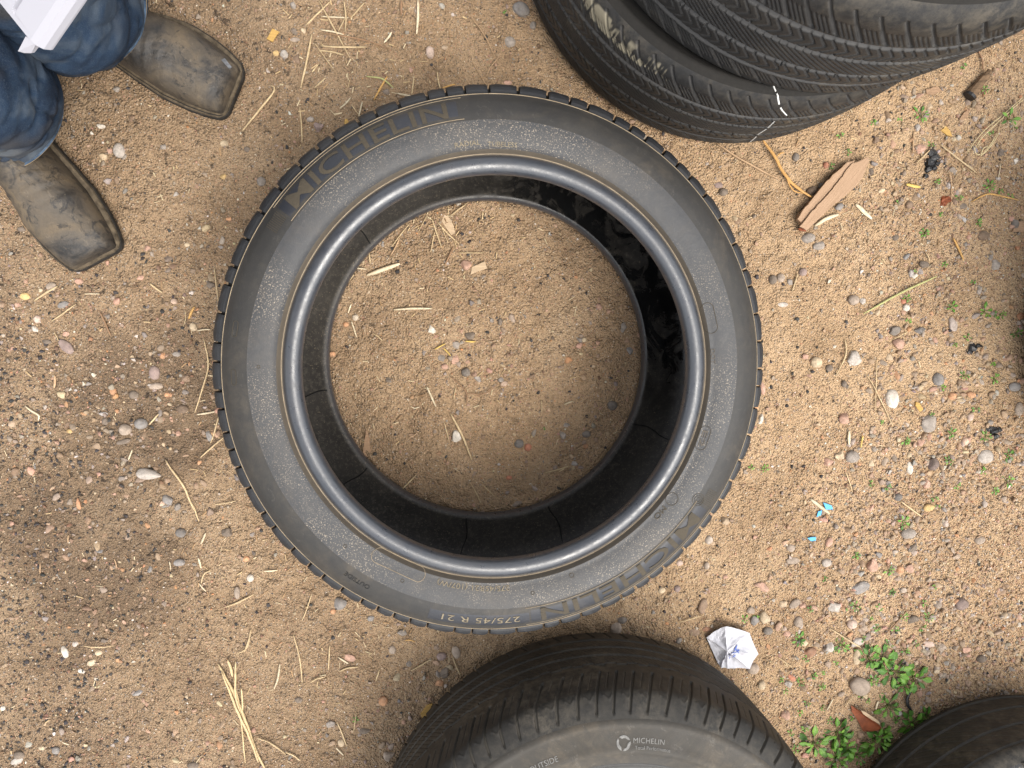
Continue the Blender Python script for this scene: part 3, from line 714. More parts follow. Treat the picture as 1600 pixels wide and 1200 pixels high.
for a0 in (0.35, 2.45, 4.54):           # ring of three swirling blades
    pts = [(.0105 * math.cos(t), .0105 * math.sin(t)) for t in np.linspace(a0, a0 + 1.9, 12)] + [(.0062 * math.cos(t) + .0012 * math.cos(a0), .0062 * math.sin(t) + .0012 * math.sin(a0)) for t in np.linspace(a0 + 1.75, a0 + .25, 10)]
    disc_part(s3, cc_[0], cc_[1], pts, .0006, 'grey_letter', 'round_emblem')
c4 = (1.074, -1.082)
s4, sf4, P4 = make_tyre('tyre in the lower right corner with raised lugs on its grey shoulder', (c4[0], c4[1], .003), .346, .222, .176, pat_c, ('tread_w', 'side_in'), math.atan2(1.08, -1.07), lugs=True, nd=700)
# two unseen tyres added past the right edge to shade the ground there
x5, y5 = ground_pt(1672, 486, .12)
s5, _, _ = make_tyre('added unseen tyre just beyond the right edge, shading the dirt', (x5 + .352, y5 - .02, .003), .350, .225, .225, pat_c, ('tread_w', 'side_b'), math.pi, spread=.9, nd=500)
s6, _, _ = make_tyre('added unseen upper tyre stacked beyond the right edge, shading the dirt', (x5 + .372, y5 - .01, .230), .350, .225, .225, pat_c, ('tread_w', 'side_b'), math.pi, spread=.9, nd=500)

# ------------------------------------------------------------------ labels: look first, then where it lies
LANDMARKS = [('the lower boot', 100, 320), ('the upper boot', 290, 110), ('the long straw bundle', 372, 1110), ('the wood slab', 1300, 300), ('the crumpled paper', 1145, 1012),
             ('the blue scraps', 1285, 815), ('the rust leaf', 1357, 1125), ('the bottom tyre', 935, 1010), ('the yellow chip', 426, 52), ('the tyre stack', 1160, 200),
             ('the charred lump', 1455, 255), ('the teardrop stone', 231, 742), ('the white oval stone', 1394, 623), ('the wood chunk', 1530, 130), ('the terracotta lump', 728, 414),
             ('the white shell bit', 713, 680), ('the pale wood flake', 703, 350), ('the brown wood sliver', 572, 692), ('the big rounded grey stone', 1541, 714), ('the rust red berry', 1476, 313), ('the weed patch', 1420, 1060), ('the loop of dry grass', 1555, 200)]
_used = {}
_placed = []
def where(px, py):
    inside = ((px - 757) / 243) ** 2 + ((py - 556) / 245) ** 2 < 1
    nm, lx, ly = min((l for l in LANDMARKS if (l[0] in ('the terracotta lump', 'the white shell bit', 'the pale wood flake', 'the brown wood sliver')) == inside), key=lambda l: math.hypot(l[1] - px, l[2] - py))
    d = math.hypot(lx - px, ly - py); a = math.degrees(math.atan2(-(py - ly), px - lx)) % 360
    dirs = ['right of', 'up and right of', 'above', 'up and left of', 'left of', 'down and left of', 'below', 'down and right of']
    w = dirs[int((a + 22.5) // 45) % 8]
    pre = 'just ' if d < 70 else ('' if d < 200 else 'well ')
    return f'{pre}{w} {nm}' + (' in the ring' if inside else '')
def make_label(desc, px, py):
    lab = f'{desc} {where(px, py)}'
    if lab in _used and _placed:
        loc_ = 'inside the ring' if ((px - 757) / 243) ** 2 + ((py - 556) / 245) ** 2 < 1 else where(px, py)
        c = sorted((p for p in _placed if p[0] != desc), key=lambda p: math.hypot(p[1] - px, p[2] - py))
        for q in c[:25]:
            side = ('left' if q[1] > px else 'right') if abs(q[1] - px) > abs(q[2] - py) else ('above' if q[2] > py else 'below')
            cand = f"{desc} {loc_}, " + (f'{side} of a {q[0]}' if side in ('left', 'right') else f'{side} a {q[0]}')
            if cand not in _used and len(cand.split()) <= 16: lab = cand; break
    _used[lab] = 1; _placed.append((desc, px, py)); return lab

PXM = 0.000905 ** -1 / 1e6
def m_per_px(px, py):
    a = ground_pt(px, py); b = ground_pt(px + 10, py); return math.hypot(a[0] - b[0], a[1] - b[1]) / 10

# ------------------------------------------------------------------ stones, one by one: x, y, width, height, tilt, colour, look
STONES = [
(184,234,21,25,0,'pale grey','white rounded'),(168,234,10,10,0,'pink',''),(140,207,8,8,0,'white',''),(155,196,16,8,-10,'white','flat'),(255,229,11,9,0,'grey',''),(349,224,14,14,0,'cream',''),(385,232,12,10,0,'dark',''),
(408,283,15,16,0,'grey','round'),(347,275,11,10,0,'yellow',''),(291,382,10,8,0,'cream','oval'),(228,388,12,11,0,'pink',''),(356,342,10,9,0,'orange',''),(31,357,15,10,0,'dark',''),(181,138,14,10,0,'grey',''),
(35,463,18,13,0,'yellow','oval'),(59,453,8,8,0,'cream',''),(75,448,20,16,30,'taupe','flat'),(93,476,20,11,25,'blue-grey','oval'),(24,477,12,9,0,'pink',''),(54,499,12,14,0,'pink','pale'),(49,515,13,12,-30,'white',''),
(97,522,12,9,0,'pink',''),(100,543,34,19,-42,'purple','slab-like'),(68,534,16,9,0,'dark',''),(118,439,15,10,0,'pink','reddish'),(217,434,15,9,0,'pink',''),(327,445,16,14,0,'dark',''),(300,511,13,15,20,'cream','olive'),
(271,471,11,11,0,'orange','pale'),(274,554,14,9,0,'grey',''),(252,556,10,14,-20,'orange',''),(239,583,18,24,0,'purple','oval'),(241,604,24,12,0,'taupe','oval'),(288,593,17,14,0,'brown',''),(260,618,13,9,0,'orange','flat'),
(206,618,17,15,0,'dark','round'),(172,613,12,16,20,'orange','peach'),(284,640,20,15,0,'brown','dark round'),(219,663,22,19,0,'blue-grey','round'),(194,672,22,20,0,'taupe','rounded'),(191,691,25,9,15,'dark','long'),
(160,660,12,13,0,'dark',''),(275,678,12,10,0,'pink',''),(104,675,11,10,0,'yellow',''),(262,782,22,16,-30,'blue-grey','angular'),(326,682,14,18,20,'blue-grey',''),(311,723,9,8,0,'orange',''),
(280,835,18,16,0,'blue-grey','dark'),(355,832,19,16,0,'dark',''),(278,881,20,13,0,'blue-grey','greenish'),(390,905,12,14,0,'white','cream'),(370,927,10,22,0,'taupe','pill-shaped'),(383,874,14,10,0,'orange',''),
(100,1020,11,23,15,'white','leaf-shaped'),(115,1008,12,10,0,'pale grey',''),(142,1037,18,11,20,'cream','flat'),(153,1021,14,10,20,'cream',''),(125,1050,13,8,-30,'white','squarish'),(163,1000,14,10,0,'dark',''),
(214,1084,18,12,0,'blue-grey',''),(86,1174,13,14,0,'blue-grey',''),(65,1169,12,8,0,'cream',''),(26,1190,24,12,20,'pale grey','flat'),(29,1181,18,14,0,'dark',''),(301,1197,19,14,0,'dark','black'),(3,1108,9,9,0,'white',''),
(531,944,24,22,20,'blue-grey','angular'),(520,957,10,9,0,'orange',''),(579,967,12,10,0,'blue-grey',''),(613,1017,12,15,0,'taupe',''),(628,990,16,11,0,'grey',''),(546,1029,20,12,-20,'pink','flat'),(599,1096,16,17,0,'orange','round'),
(687,1071,14,13,20,'orange','angular'),(466,1095,13,11,0,'dark','black'),(516,1131,18,11,20,'grey',''),(569,1143,22,13,0,'dark','angular'),(533,1161,11,14,20,'cream',''),(608,1182,20,20,-20,'taupe','angular'),(690,1028,17,14,0,'purple',''),
(713,1021,14,22,15,'taupe',''),(695,1053,16,20,0,'dark',''),(797,64,19,18,-20,'grey','round'),(815,12,30,22,-30,'blue-grey','greenish'),(834,38,12,13,0,'grey',''),(672,81,14,20,10,'pink','pale'),(459,47,14,11,0,'dark',''),
(473,46,9,10,0,'cream',''),(443,83,14,14,0,'pale grey','pinkish'),(430,82,10,10,0,'yellow',''),(463,90,14,16,0,'brown',''),(498,198,18,16,15,'purple','triangular'),(485,187,13,11,0,'grey',''),(642,108,7,9,0,'pink',''),
(793,128,15,8,0,'pink',''),(457,5,11,13,20,'grey',''),(460,60,18,8,0,'taupe','flat'),
(674,516,15,13,-30,'white','triangular'),(735,524,18,15,-20,'dark','angular'),(712,540,14,15,0,'grey',''),(711,561,14,18,-10,'pink','angular'),(695,573,12,10,0,'pink',''),(691,560,15,13,0,'grey',''),(728,582,15,15,0,'grey','dark'),
(747,593,13,12,0,'grey',''),(788,600,12,9,20,'orange','pale'),(783,594,10,9,0,'grey',''),(812,695,16,14,-10,'blue-grey','dark round'),(826,701,12,13,0,'red','terracotta'),(796,748,10,8,0,'red','orange-red'),(958,634,17,16,0,'grey','dark'),
(976,511,12,19,0,'grey','angular'),(908,531,11,10,0,'grey',''),(914,531,8,8,0,'cream',''),(808,788,17,10,15,'taupe',''),(937,479,11,13,-20,'pink',''),(519,553,12,9,0,'orange',''),(540,507,10,10,0,'orange','reddish'),(607,594,10,9,0,'dark',''),
(555,496,11,11,0,'cream','pale'),(880,682,13,12,0,'grey',''),(887,665,12,9,0,'grey',''),(917,699,9,10,0,'orange','tan'),(768,501,8,8,0,'grey',''),(782,503,8,13,0,'dark','black'),(918,680,14,12,0,'grey','dark'),(986,548,13,14,0,'blue-grey',''),
(1245,245,12,14,0,'grey','dark oval'),(1270,298,20,14,10,'brown','dark'),(1283,291,10,11,0,'grey','dark'),(1312,323,15,10,25,'blue-grey','oval'),(1363,267,9,14,0,'dark',''),(1377,298,12,8,20,'cream','pinkish'),(1440,233,18,17,0,'pink',''),
(1371,218,11,11,0,'brown',''),(1588,252,9,9,0,'white',''),(1566,238,10,12,0,'dark','round'),(1445,413,17,13,-10,'dark','angular'),(1427,431,11,9,0,'white',''),(1208,437,14,15,0,'dark','round'),(1221,434,14,14,0,'taupe','round'),(1235,441,9,10,0,'grey',''),
(1255,425,13,12,0,'purple','grey'),(1334,469,19,16,0,'taupe','pinkish'),(1348,470,10,12,0,'pale grey',''),(1415,481,11,11,0,'white','button-like'),(1557,413,17,17,0,'grey',''),(1547,402,9,9,0,'grey',''),(1223,476,18,8,0,'pale grey','flat'),(1412,470,9,11,0,'red','brownish'),
(1335,561,25,26,0,'pale grey','big angular'),(1275,566,20,17,-20,'cream','smooth'),(1259,557,12,10,0,'pink',''),(1296,575,13,12,0,'dark','round'),(1319,600,10,11,0,'dark','small round'),(1320,653,19,22,25,'pink','greyish angular'),(1452,662,27,28,0,'grey','big angular'),  # the small round dark one is a dark hole modelled as a stone
(1467,593,18,21,20,'blue-grey','oval'),(1397,516,23,18,20,'grey','dark angular'),(1405,538,22,17,-10,'pink','greyish'),(1438,517,19,12,0,'blue-grey','dark squarish'),(1489,507,14,24,20,'purple','pale angular'),(1541,714,26,23,0,'pale grey','big rounded'),
(1332,714,23,19,0,'grey','round'),(1313,712,17,17,0,'cream','angular'),(1295,723,19,15,0,'pink','greyish'),(1423,732,10,22,10,'white','long'),(1458,725,20,21,0,'purple','dark angular'),(1449,756,12,17,20,'pink','tan angular'),(1438,691,18,13,30,'pink',''),
(1404,777,13,12,0,'blue-grey','dark round'),(1451,793,18,12,0,'yellow','cream'),(1237,857,15,13,0,'taupe',''),(1240,877,22,12,0,'taupe','flat'),(1292,880,16,14,0,'grey','pale'),(1363,883,18,22,20,'pink','greyish'),(1375,868,17,11,0,'blue-grey',''),
(1423,889,16,16,20,'pink','angular'),(1407,891,13,14,0,'orange','peach'),(1193,607,9,22,10,'pink','red long'),(1190,655,11,17,0,'white',''),(1459,609,14,9,20,'pink',''),(1489,619,13,12,0,'orange','tan'),(1520,617,16,10,-15,'orange','peach'),
(1517,651,10,14,0,'pink','pale'),(1420,834,24,16,0,'grey','broad'),(1427,857,17,14,0,'dark','angular'),(1295,847,11,16,-15,'pink','oval'),(1190,917,29,14,-33,'pink','slab-like'),(1100,948,17,26,-15,'brown','pinkish squarish'),
(1345,920,34,20,15,'blue-grey','big jagged'),(1306,950,25,17,-20,'pale grey','big angular'),(1505,944,24,22,0,'purple','dark angular'),(1243,945,20,13,35,'taupe','flat'),(1196,966,18,23,20,'cream','peach angular'),(1181,973,14,20,0,'blue-grey','angular'),
(1088,991,21,13,0,'brown','orange flat'),(1107,986,17,9,-10,'rust','flat'),(1063,1004,13,12,0,'grey',''),(1295,1013,20,20,0,'pale grey','squarish'),(1267,1022,24,17,10,'rust','angular'),(1345,1074,34,28,-30,'taupe','big smooth'),(1341,1028,13,27,0,'cream','long'),
(1341,1004,24,14,15,'pale grey','jagged'),(1240,1062,16,9,-40,'red','flat'),(1192,1073,13,16,0,'cream','peach'),(1179,1048,21,18,0,'taupe','rounded'),(1229,1118,18,16,10,'pink','greyish'),(1234,1072,14,15,0,'pale grey',''),(1454,1010,24,11,-10,'pink','pale flat'),
(1513,1017,17,11,0,'pink',''),(1475,1014,16,13,0,'taupe',''),(1429,969,18,16,0,'dark','squarish'),(1231,991,13,11,0,'pink',''),(1216,979,13,16,0,'pink','dusty'),(1536,1031,17,12,0,'dark','crumbly'),(1201,987,16,13,0,'grey','dark'),(1260,1008,13,11,0,'cream','tan'),
(1256,948,12,10,0,'pink',''),(1317,1087,13,10,0,'grey','dusty'),(1248,972,16,18,0,'taupe','round'),(1175,955,14,13,0,'taupe',''),(1224,945,15,12,0,'cream','dusty'),(1331,975,17,16,-20,'pink','pale'),(1350,982,14,16,0,'taupe','dusty'),
(1500,985,13,10,0,'cream','dusty'),(1467,946,13,12,0,'taupe','round'),(1106,886,10,13,0,'taupe','round'),(1064,882,12,10,0,'pink','pale'),(964,985,18,22,0,'taupe','oval'),(974,972,17,13,0,'grey','dark'),(1036,925,13,11,15,'cream','smooth'),(1059,921,11,11,0,'purple',''),
(1135,816,17,16,0,'cream','dusty'),(1110,846,14,15,0,'taupe','pale round'),(1131,300,15,12,0,'dark','round'),(1124,289,14,10,0,'purple','flat'),(1588,350,13,14,0,'grey','dark'),(1536,368,20,15,0,'brown','dark'),(1400,371,12,10,0,'dark','small'),
(1263,372,24,16,10,'grey','crumbly'),(1279,383,18,15,0,'grey','jagged'),(1505,322,16,9,0,'dark','flat'),(1420,320,12,12,0,'brown','small'),(1290,258,9,11,0,'red','crumbly'),(1548,660,11,10,0,'grey',''),(1597,640,14,22,0,'taupe','big'),(1590,605,20,14,0,'blue-grey','flat'),
(1570,780,12,11,0,'taupe',''),(1508,690,12,13,0,'orange','pale'),(1496,870,14,10,0,'taupe','dusty'),(1533,845,18,14,0,'taupe','broad'),(1348,1150,11,9,0,'pink','dusty'),(1415,925,12,11,0,'pale grey','dusty'),(1453,1024,12,10,0,'grey','dusty'),
]
LOOK = {'pale grey': 'pale grey', 'dark': 'dark grey'}
def stone(i, px, py, w, h, tilt, colr, look):
    mp = m_per_px(px, py); g_ = np.random.default_rng(1000 + i)
    x, y = ground_pt(px, py, 0.002)
    V = ICO2[0].copy() * np.array([1, 1, 1.0])
    ang_ = 'angular' in look or 'dusty' in look or 'greyish' in look or 'slab' in look or 'squar' in look or 'jagged' in look or 'triang' in look or (look == '' and g_.random() < .85)
    if ang_:                                       # clip with random planes to get flat broken faces
        for k in range(9):
            n_ = g_.normal(0, 1, 3); n_ /= np.linalg.norm(n_); dd = g_.uniform(.50, .84); over = V @ n_ - dd
            V -= np.clip(over, 0, None)[:, None] * n_[None] * .95
    f1 = g_.uniform(0, 50, 3)
    V *= (1 + .16 * (vnoise(V[:, 0] + f1[0], V[:, 1] + V[:, 2] + f1[1], 1.6) + vnoise(V[:, 1] + f1[2], V[:, 2], 2.9) * .6))[:, None]
    if 'triang' in look: V[:, 1] *= (1.15 - .75 * (V[:, 0] * .5 + .5)); 
    if 'teardrop' in look: V[:, 1] *= (1.2 - .8 * (V[:, 0] * .5 + .5) ** 1.5)
    e = np.abs(V[:, :2]).max(0) + 1e-6
    V[:, :2] /= e; hz = .30 * min(w, h) * (0.6 if 'flat' in look or 'slab' in look else 1) * (1.15 if 'big' not in look else .85)
    V = V * np.array([w * mp / 2 * .97, h * mp / 2 * .97, hz * mp])
    ca, sa = math.cos(R(tilt)), math.sin(R(tilt)); V = np.stack([V[:, 0] * ca - V[:, 1] * sa, V[:, 0] * sa + V[:, 1] * ca, V[:, 2]], 1)
    c = (np.array(PAL[colr]) * .72 + np.array([.30, .22, .15]) * .28) * g_.uniform(.95, 1.2)
    if 'dark' in look and colr != 'dark': c = c * .6
    if 'pale' in look and colr not in ('pale grey',): c = c * .5 + np.array([.25, .22, .19])
    if 'dusty' in look: c = c * .5 + np.array([.15, .105, .07])
    C = np.clip(c[None] * (1 + .6 * vnoise(V[:, 0] * 1, V[:, 1] + V[:, 2], 260, i)[:, None]), 0, 1)
    col_w = {'pale grey': 'pale grey', 'dark': 'dark'}.get(colr, colr)
    words = [w_ for w_ in look.split() if w_ not in col_w.split()]
    size = 'large' if max(w, h) > 24 and 'big' not in look else ('small' if max(w, h) < 13 and 'small' not in look else '')
    desc = ' '.join(t for t in [size] + [t for t in words if t not in ('white',)] + ([col_w] if 'black' not in look and 'terracotta' not in look else []) + ['stone'] if t)
    o = mesh_np('stone', V, ICO2[1], M['stone'], col=C, smooth=not ang_)
    o.location = (x, y, float(gh(x, y)) + hz * mp * .12)
    tag(o, make_label(desc, px, py), 'stone', 'loose stones on the dirt'); return o
for i, a in enumerate(STONES): stone(i, *a)
def special_stone(i, name, label, px, py, w, h, tilt, colr, look):
    o = stone(5000 + i, px, py, w, h, tilt, colr, look); o['label'] = label; return o
special_stone(1, 's', 'pale grey teardrop shaped stone, largest on the left side of the dirt', 231, 742, 42, 20, -8, 'pale grey', 'teardrop')
special_stone(2, 's', 'white oval smooth stone with a pinkish tinge, brightest stone right of the big tyre', 1394, 623, 21, 31, 10, 'white', 'pinkish')
special_stone(3, 's', 'angular terracotta lump touching a pale wood chip inside the ring', 728, 414, 20, 17, 0, 'pink', 'angular red')
special_stone(4, 's', 'chalk white shell bit beside a long straw inside the ring', 713, 681, 19, 21, -30, 'white', 'jagged')

# ------------------------------------------------------------------ straw, twigs and slivers, one by one
SC = {'s': ((0.54, 0.41, 0.24), 'straw'), 'p': ((0.62, 0.53, 0.37), 'pale straw'), 'o': ((0.56, 0.32, 0.10), 'orange straw'), 'b': ((0.24, 0.14, 0.08), 'brown twig'),
      'g': ((0.42, 0.43, 0.18), 'greenish stem'), 'y': ((0.66, 0.46, 0.12), 'yellow straw'), 't': ((0.44, 0.29, 0.17), 'tan sliver')}
STRAWS = [
('s',3,(498,0),(522,44),(546,89)),('s',3,(515,0),(497,18),(477,38)),('p',3,(500,23),(522,25),(544,26)),('s',3,(569,2),(559,14),(547,27)),('s',3,(537,0),(540,25),(539,48)),('s',4,(487,53),(479,95),(470,137)),('s',2,(491,66),(505,86),(522,109)),
('p',3,(500,45),(518,48),(537,53)),('b',3,(503,50),(569,62),(608,76)),('s',4,(500,71),(535,73),(573,73)),('s',3,(498,78),(518,80),(537,85)),('s',2,(538,27),(533,38),(528,47)),('b',5,(627,0),(627,12),(627,23)),('p',5,(653,0),(653,28),(651,53)),
('t',2,(736,25),(757,54),(773,87)),('s',4,(422,132),(428,140),(404,171),(378,203)),('s',3,(468,167),(471,195),(472,223)),('s',3,(509,121),(500,129),(491,137)),('o',4,(605,119),(594,138),(584,156)),('g',3,(572,119),(597,123),(615,137)),('s',3,(647,117),(645,133),(643,147)),
('p',3,(548,152),(540,161),(531,169)),('p',3,(566,158),(563,170),(560,181)),('s',2,(549,163),(556,173),(563,181)),('s',3,(683,111),(685,126),(688,138)),('p',4,(620,145),(635,148),(648,150)),('t',2,(737,94),(749,113),(759,131)),('t',2,(780,88),(766,105),(760,119)),
('p',4,(612,50),(607,58),(600,66)),('o',3,(711,130),(701,133),(691,136)),('s',3,(612,158),(612,168)),('b',2,(667,113),(673,122),(680,129)),('s',2,(455,20),(450,27)),('s',3,(497,100),(491,107),(487,112)),
('p',9,(573,430),(598,421),(625,412)),('p',5,(615,484),(645,482),(675,482)),('p',4,(667,604),(674,620),(681,635)),('s',4,(704,646),(722,680),(737,718)),('s',2,(694,660),(698,675),(702,690)),('s',2,(712,606),(710,616),(709,624)),('p',2,(642,635),(648,638),(655,636)),
('b',2,(729,615),(758,615),(779,600)),('b',3,(704,588),(728,612),(729,633)),('y',3,(679,546),(688,541),(696,537)),('y',3,(693,544),(699,550),(704,556)),('y',3,(727,533),(736,534),(744,534)),('s',3,(852,740),(872,735),(892,729)),('s',2,(883,733),(874,738)),('p',3,(883,633),(890,630),(896,628)),
('s',3,(650,742),(638,754),(627,765)),('p',3,(549,475),(546,482),(544,489)),('p',3,(549,502),(553,514),(557,527)),('s',2,(735,754),(744,770),(752,787)),('s',2,(754,758),(764,768),(773,777)),('s',2,(715,395),(735,395),(756,395)),('s',2,(754,331),(753,344)),
('s',3,(729,319),(716,328),(704,337)),('s',3,(675,342),(682,364),(690,387)),('s',3,(683,346),(699,364),(717,381)),('s',2,(679,362),(676,378),(673,394)),('s',2,(667,337),(660,350),(654,362)),('s',2,(700,321),(700,335)),('t',3,(625,371),(618,386),(610,400)),('s',2,(640,350),(625,368),(612,386)),
('s',2,(690,354),(695,367),(700,379)),('b',4,(708,385),(702,400),(695,414)),('s',3,(577,394),(578,404),(579,412)),('s',3,(554,429),(546,439),(539,448)),('p',3,(556,419),(565,420),(573,421)),('s',2,(847,627),(847,645)),('s',2,(583,521),(591,526),(598,533)),('t',2,(640,683),(647,680),(652,676)),
('s',4,(87,447),(68,458),(50,470)),('s',3,(114,475),(95,489),(76,502)),('s',2,(80,519),(84,526),(87,533)),('b',4,(153,488),(162,507),(170,525)),('p',2,(128,459),(140,459),(153,459)),('s',4,(233,443),(242,450),(252,457)),('o',5,(302,479),(297,488),(293,498)),('s',2,(288,485),(289,497),(286,510)),
('s',3,(334,418),(337,444),(340,470)),('p',3,(307,517),(318,515),(328,515)),('s',3,(318,529),(325,570),(316,606),(304,645)),('p',4,(307,648),(322,646),(338,643)),('s',3,(247,647),(240,655),(232,664)),('s',3,(341,648),(335,672),(328,693)),('s',3,(350,683),(332,698),(313,715)),
('s',4,(258,719),(287,760),(303,798)),('p',3,(206,703),(203,711),(200,719)),('p',4,(37,635),(47,643),(58,650),(57,658)),('t',5,(82,587),(82,597),(81,607)),('s',3,(296,780),(304,798),(310,815)),('p',4,(321,833),(317,842),(313,851)),('s',2,(334,789),(350,787),(368,783)),
('p',4,(309,873),(311,881),(313,889)),('s',3,(329,892),(318,898),(314,912)),('p',3,(311,912),(316,919),(321,925)),('p',2,(264,878),(265,892)),('t',2,(61,881),(61,897)),('t',2,(178,874),(181,881),(183,887)),('s',2,(130,1009),(154,1010),(178,1009)),('s',2,(392,983),(387,1010),(368,1023)),
('s',3,(350,950),(374,940),(397,929)),('t',3,(107,836),(106,842),(106,849)),('p',2,(96,1161),(101,1163),(107,1165)),('p',3,(412,893),(423,892),(434,891)),('p',4,(437,1038),(434,1060),(428,1077)),('s',3,(458,992),(468,1030),(472,1067)),('s',3,(515,1009),(514,1030),(513,1047)),
('s',2,(487,928),(480,950),(472,970)),('s',3,(485,1067),(495,1061),(508,1058)),('s',3,(530,1050),(543,1044),(560,1043)),('p',3,(528,1027),(536,1032),(544,1037)),('s',3,(593,1047),(590,1056),(587,1065)),('s',3,(642,1050),(658,1041),(673,1032)),('s',2,(557,1112),(555,1127),(553,1143)),
('s',3,(527,1127),(535,1146),(542,1165)),('s',3,(400,1154),(424,1163),(446,1180)),('s',3,(446,1176),(458,1181),(469,1189)),('p',3,(525,1167),(531,1173),(537,1179)),('s',3,(707,1027),(713,1042),(720,1057)),('s',3,(393,983),(389,1000),(382,1018)),('o',2,(632,1002),(640,1001),(648,1004)),
('t',4,(1117,222),(1150,245),(1180,262),(1217,281)),('s',3,(1469,225),(1497,247),(1526,270)),('s',3,(1453,234),(1442,245),(1432,255)),('p',8,(1336,319),(1349,331),(1361,342)),('p',8,(1273,353),(1290,342),(1310,335)),('g',4,(1462,432),(1403,459),(1348,490)),('s',3,(1247,427),(1243,441),(1238,456)),
('p',2,(1564,255),(1561,267),(1558,279)),('o',3,(1515,316),(1540,304),(1565,307),(1591,313)),('t',2,(1482,264),(1485,295),(1484,326)),('o',4,(1488,372),(1496,390),(1503,407)),('y',6,(1415,288),(1425,291),(1436,293)),('s',2,(1376,404),(1381,411)),('t',3,(1427,205),(1427,222),(1427,240)),
('s',3,(1320,530),(1321,555),(1305,588)),('s',2,(1352,583),(1368,610),(1395,667)),('s',2,(1369,560),(1368,600),(1367,645)),('p',6,(1327,673),(1327,684),(1327,695)),('s',2,(1322,738),(1328,753),(1333,769)),('p',7,(1267,780),(1280,790),(1297,803)),('s',3,(1407,783),(1423,795),(1440,807)),
('s',2,(1419,518),(1407,524),(1395,531)),('s',3,(1297,982),(1322,998),(1348,1014)),('s',2,(1061,973),(1078,968),(1096,963)),('b',3,(1421,952),(1403,972),(1385,991)),('s',2,(1218,1029),(1229,1037),(1240,1045)),('p',3,(1303,1093),(1298,1101),(1292,1110)),('p',4,(1373,1096),(1371,1103),(1370,1110)),
('s',2,(1335,1090),(1326,1098),(1320,1106)),('s',2,(1584,546),(1582,556),(1581,566)),('y',3,(1345,690),(1347,680),(1344,700)),('b',3,(1531,76),(1538,92),(1541,110)),('s',2,(1445,395),(1452,410)),('t',4,(1431,376),(1424,384)),
]
def tube(pts, rad, z_lift, seg=5, taper=True, flat=.6, n=None, wob=.0):
    W_ = [(*ground_pt(px, py, .003),) for px, py in pts]
    n = n or max(6, 4 * len(W_)); Q = spline(W_, n)
    Q = np.c_[Q, gh(Q[:, 0], Q[:, 1]) * .5 + z_lift + np.max(gh(Q[:, 0], Q[:, 1])) * .5]
    T = np.gradient(Q, axis=0); T /= np.linalg.norm(T, axis=1)[:, None]; N = np.stack([-T[:, 1], T[:, 0], 0 * T[:, 0]], 1); N /= np.linalg.norm(N, axis=1)[:, None]
    tt = np.linspace(0, 1, n); rr = rad * .88 * (1 - (.55 * np.abs(2 * tt - 1) ** 3 if taper else 0)); V = []
    for k in range(seg):
        a = 2 * np.pi * k / seg; V.append(Q + N * (rr * math.cos(a))[:, None] + np.array([0, 0, 1]) * (rr * flat * math.sin(a))[:, None])
    V = np.stack(V, 1).reshape(-1, 3); F = grid_faces(n, seg, close_m=True).tolist(); F += [list(range(seg)), list(range((n - 1) * seg, n * seg))[::-1]]
    return V, F
for i, st in enumerate(STRAWS):
    kind, w = st[0], st[1]; pts = st[2:]; mp = m_per_px(*pts[0]); g_ = np.random.default_rng(i)
    if len(pts) == 2: pts = (pts[0], ((pts[0][0] + pts[1][0]) / 2 + .5, (pts[0][1] + pts[1][1]) / 2), pts[1])
    V, F = tube(pts, w * mp * .5, .0022 + g_.uniform(0, .0018), flat=.45 if w > 4 else .7)
    L = sum(math.dist(a, b) for a, b in zip(pts, pts[1:])); c = np.array(SC[kind][0]) * g_.uniform(.85, 1.08)
    Cc = c[None] * (1 + .3 * vnoise(V[:, 0], V[:, 1], 90, i)[:, None])
    o = mesh_np('straw' if kind not in 'b' else 'twig', V, F, M['straw'], col=np.clip(Cc, 0, 1), smooth=True)
    m_ = pts[len(pts) // 2]; dx, dy = pts[-1][0] - pts[0][0], pts[-1][1] - pts[0][1]
    ori = 'upright' if abs(dy) > 2.4 * abs(dx) else ('level' if abs(dx) > 2.4 * abs(dy) else 'slanting')
    desc = ('long ' if L > 60 else 'short ' if L < 25 else '') + ('thick ' if w > 4 else '') + ori + ' ' + SC[kind][1]
    tag(o, make_label(desc, *m_), 'straw' if kind not in 'b' else 'twig', 'loose straws and twigs')

# the long straw bundle: stalks lying together, each one lifts away on its own
BUNDLE = [((341, 1038), (371, 1095), (399, 1172), (414, 1204)), ((356, 1030), (361, 1042), (364, 1056)), ((369, 1032), (369, 1084), (376, 1109)), ((374, 1105), (379, 1150), (383, 1193)), ((378, 1074), (379, 1092), (380, 1109)), ((347, 1048), (372, 1110), (394, 1160), (404, 1190)), ((365, 1060), (374, 1100), (386, 1140))]
BL = ['thickest golden straw running the whole length of the lower left bundle', 'shortest straw at the top end of the lower left bundle', 'long curved straw on the right of the lower left bundle', 'thin straw hanging down from the lower left bundle to the frame edge', 'short pale straw on the right side of the lower left bundle', 'second long golden straw just left of the thickest in the lower left bundle', 'thin middle straw crossing the lower left bundle']
for i, (pts, lb) in enumerate(zip(BUNDLE, BL)):
    V, F = tube(pts, [.0034, .0030, .0024, .0016, .0022, .0026, .0018][i], .004 + .0018 * (i % 3)); o = mesh_np('straw', V, F, M['straw'], col=np.array([.56, .43, .24])[None] * (1 + .25 * vnoise(V[:, 0], V[:, 1], 80, i)[:, None]), smooth=True)
    tag(o, lb, 'straw', 'loose straws and twigs')
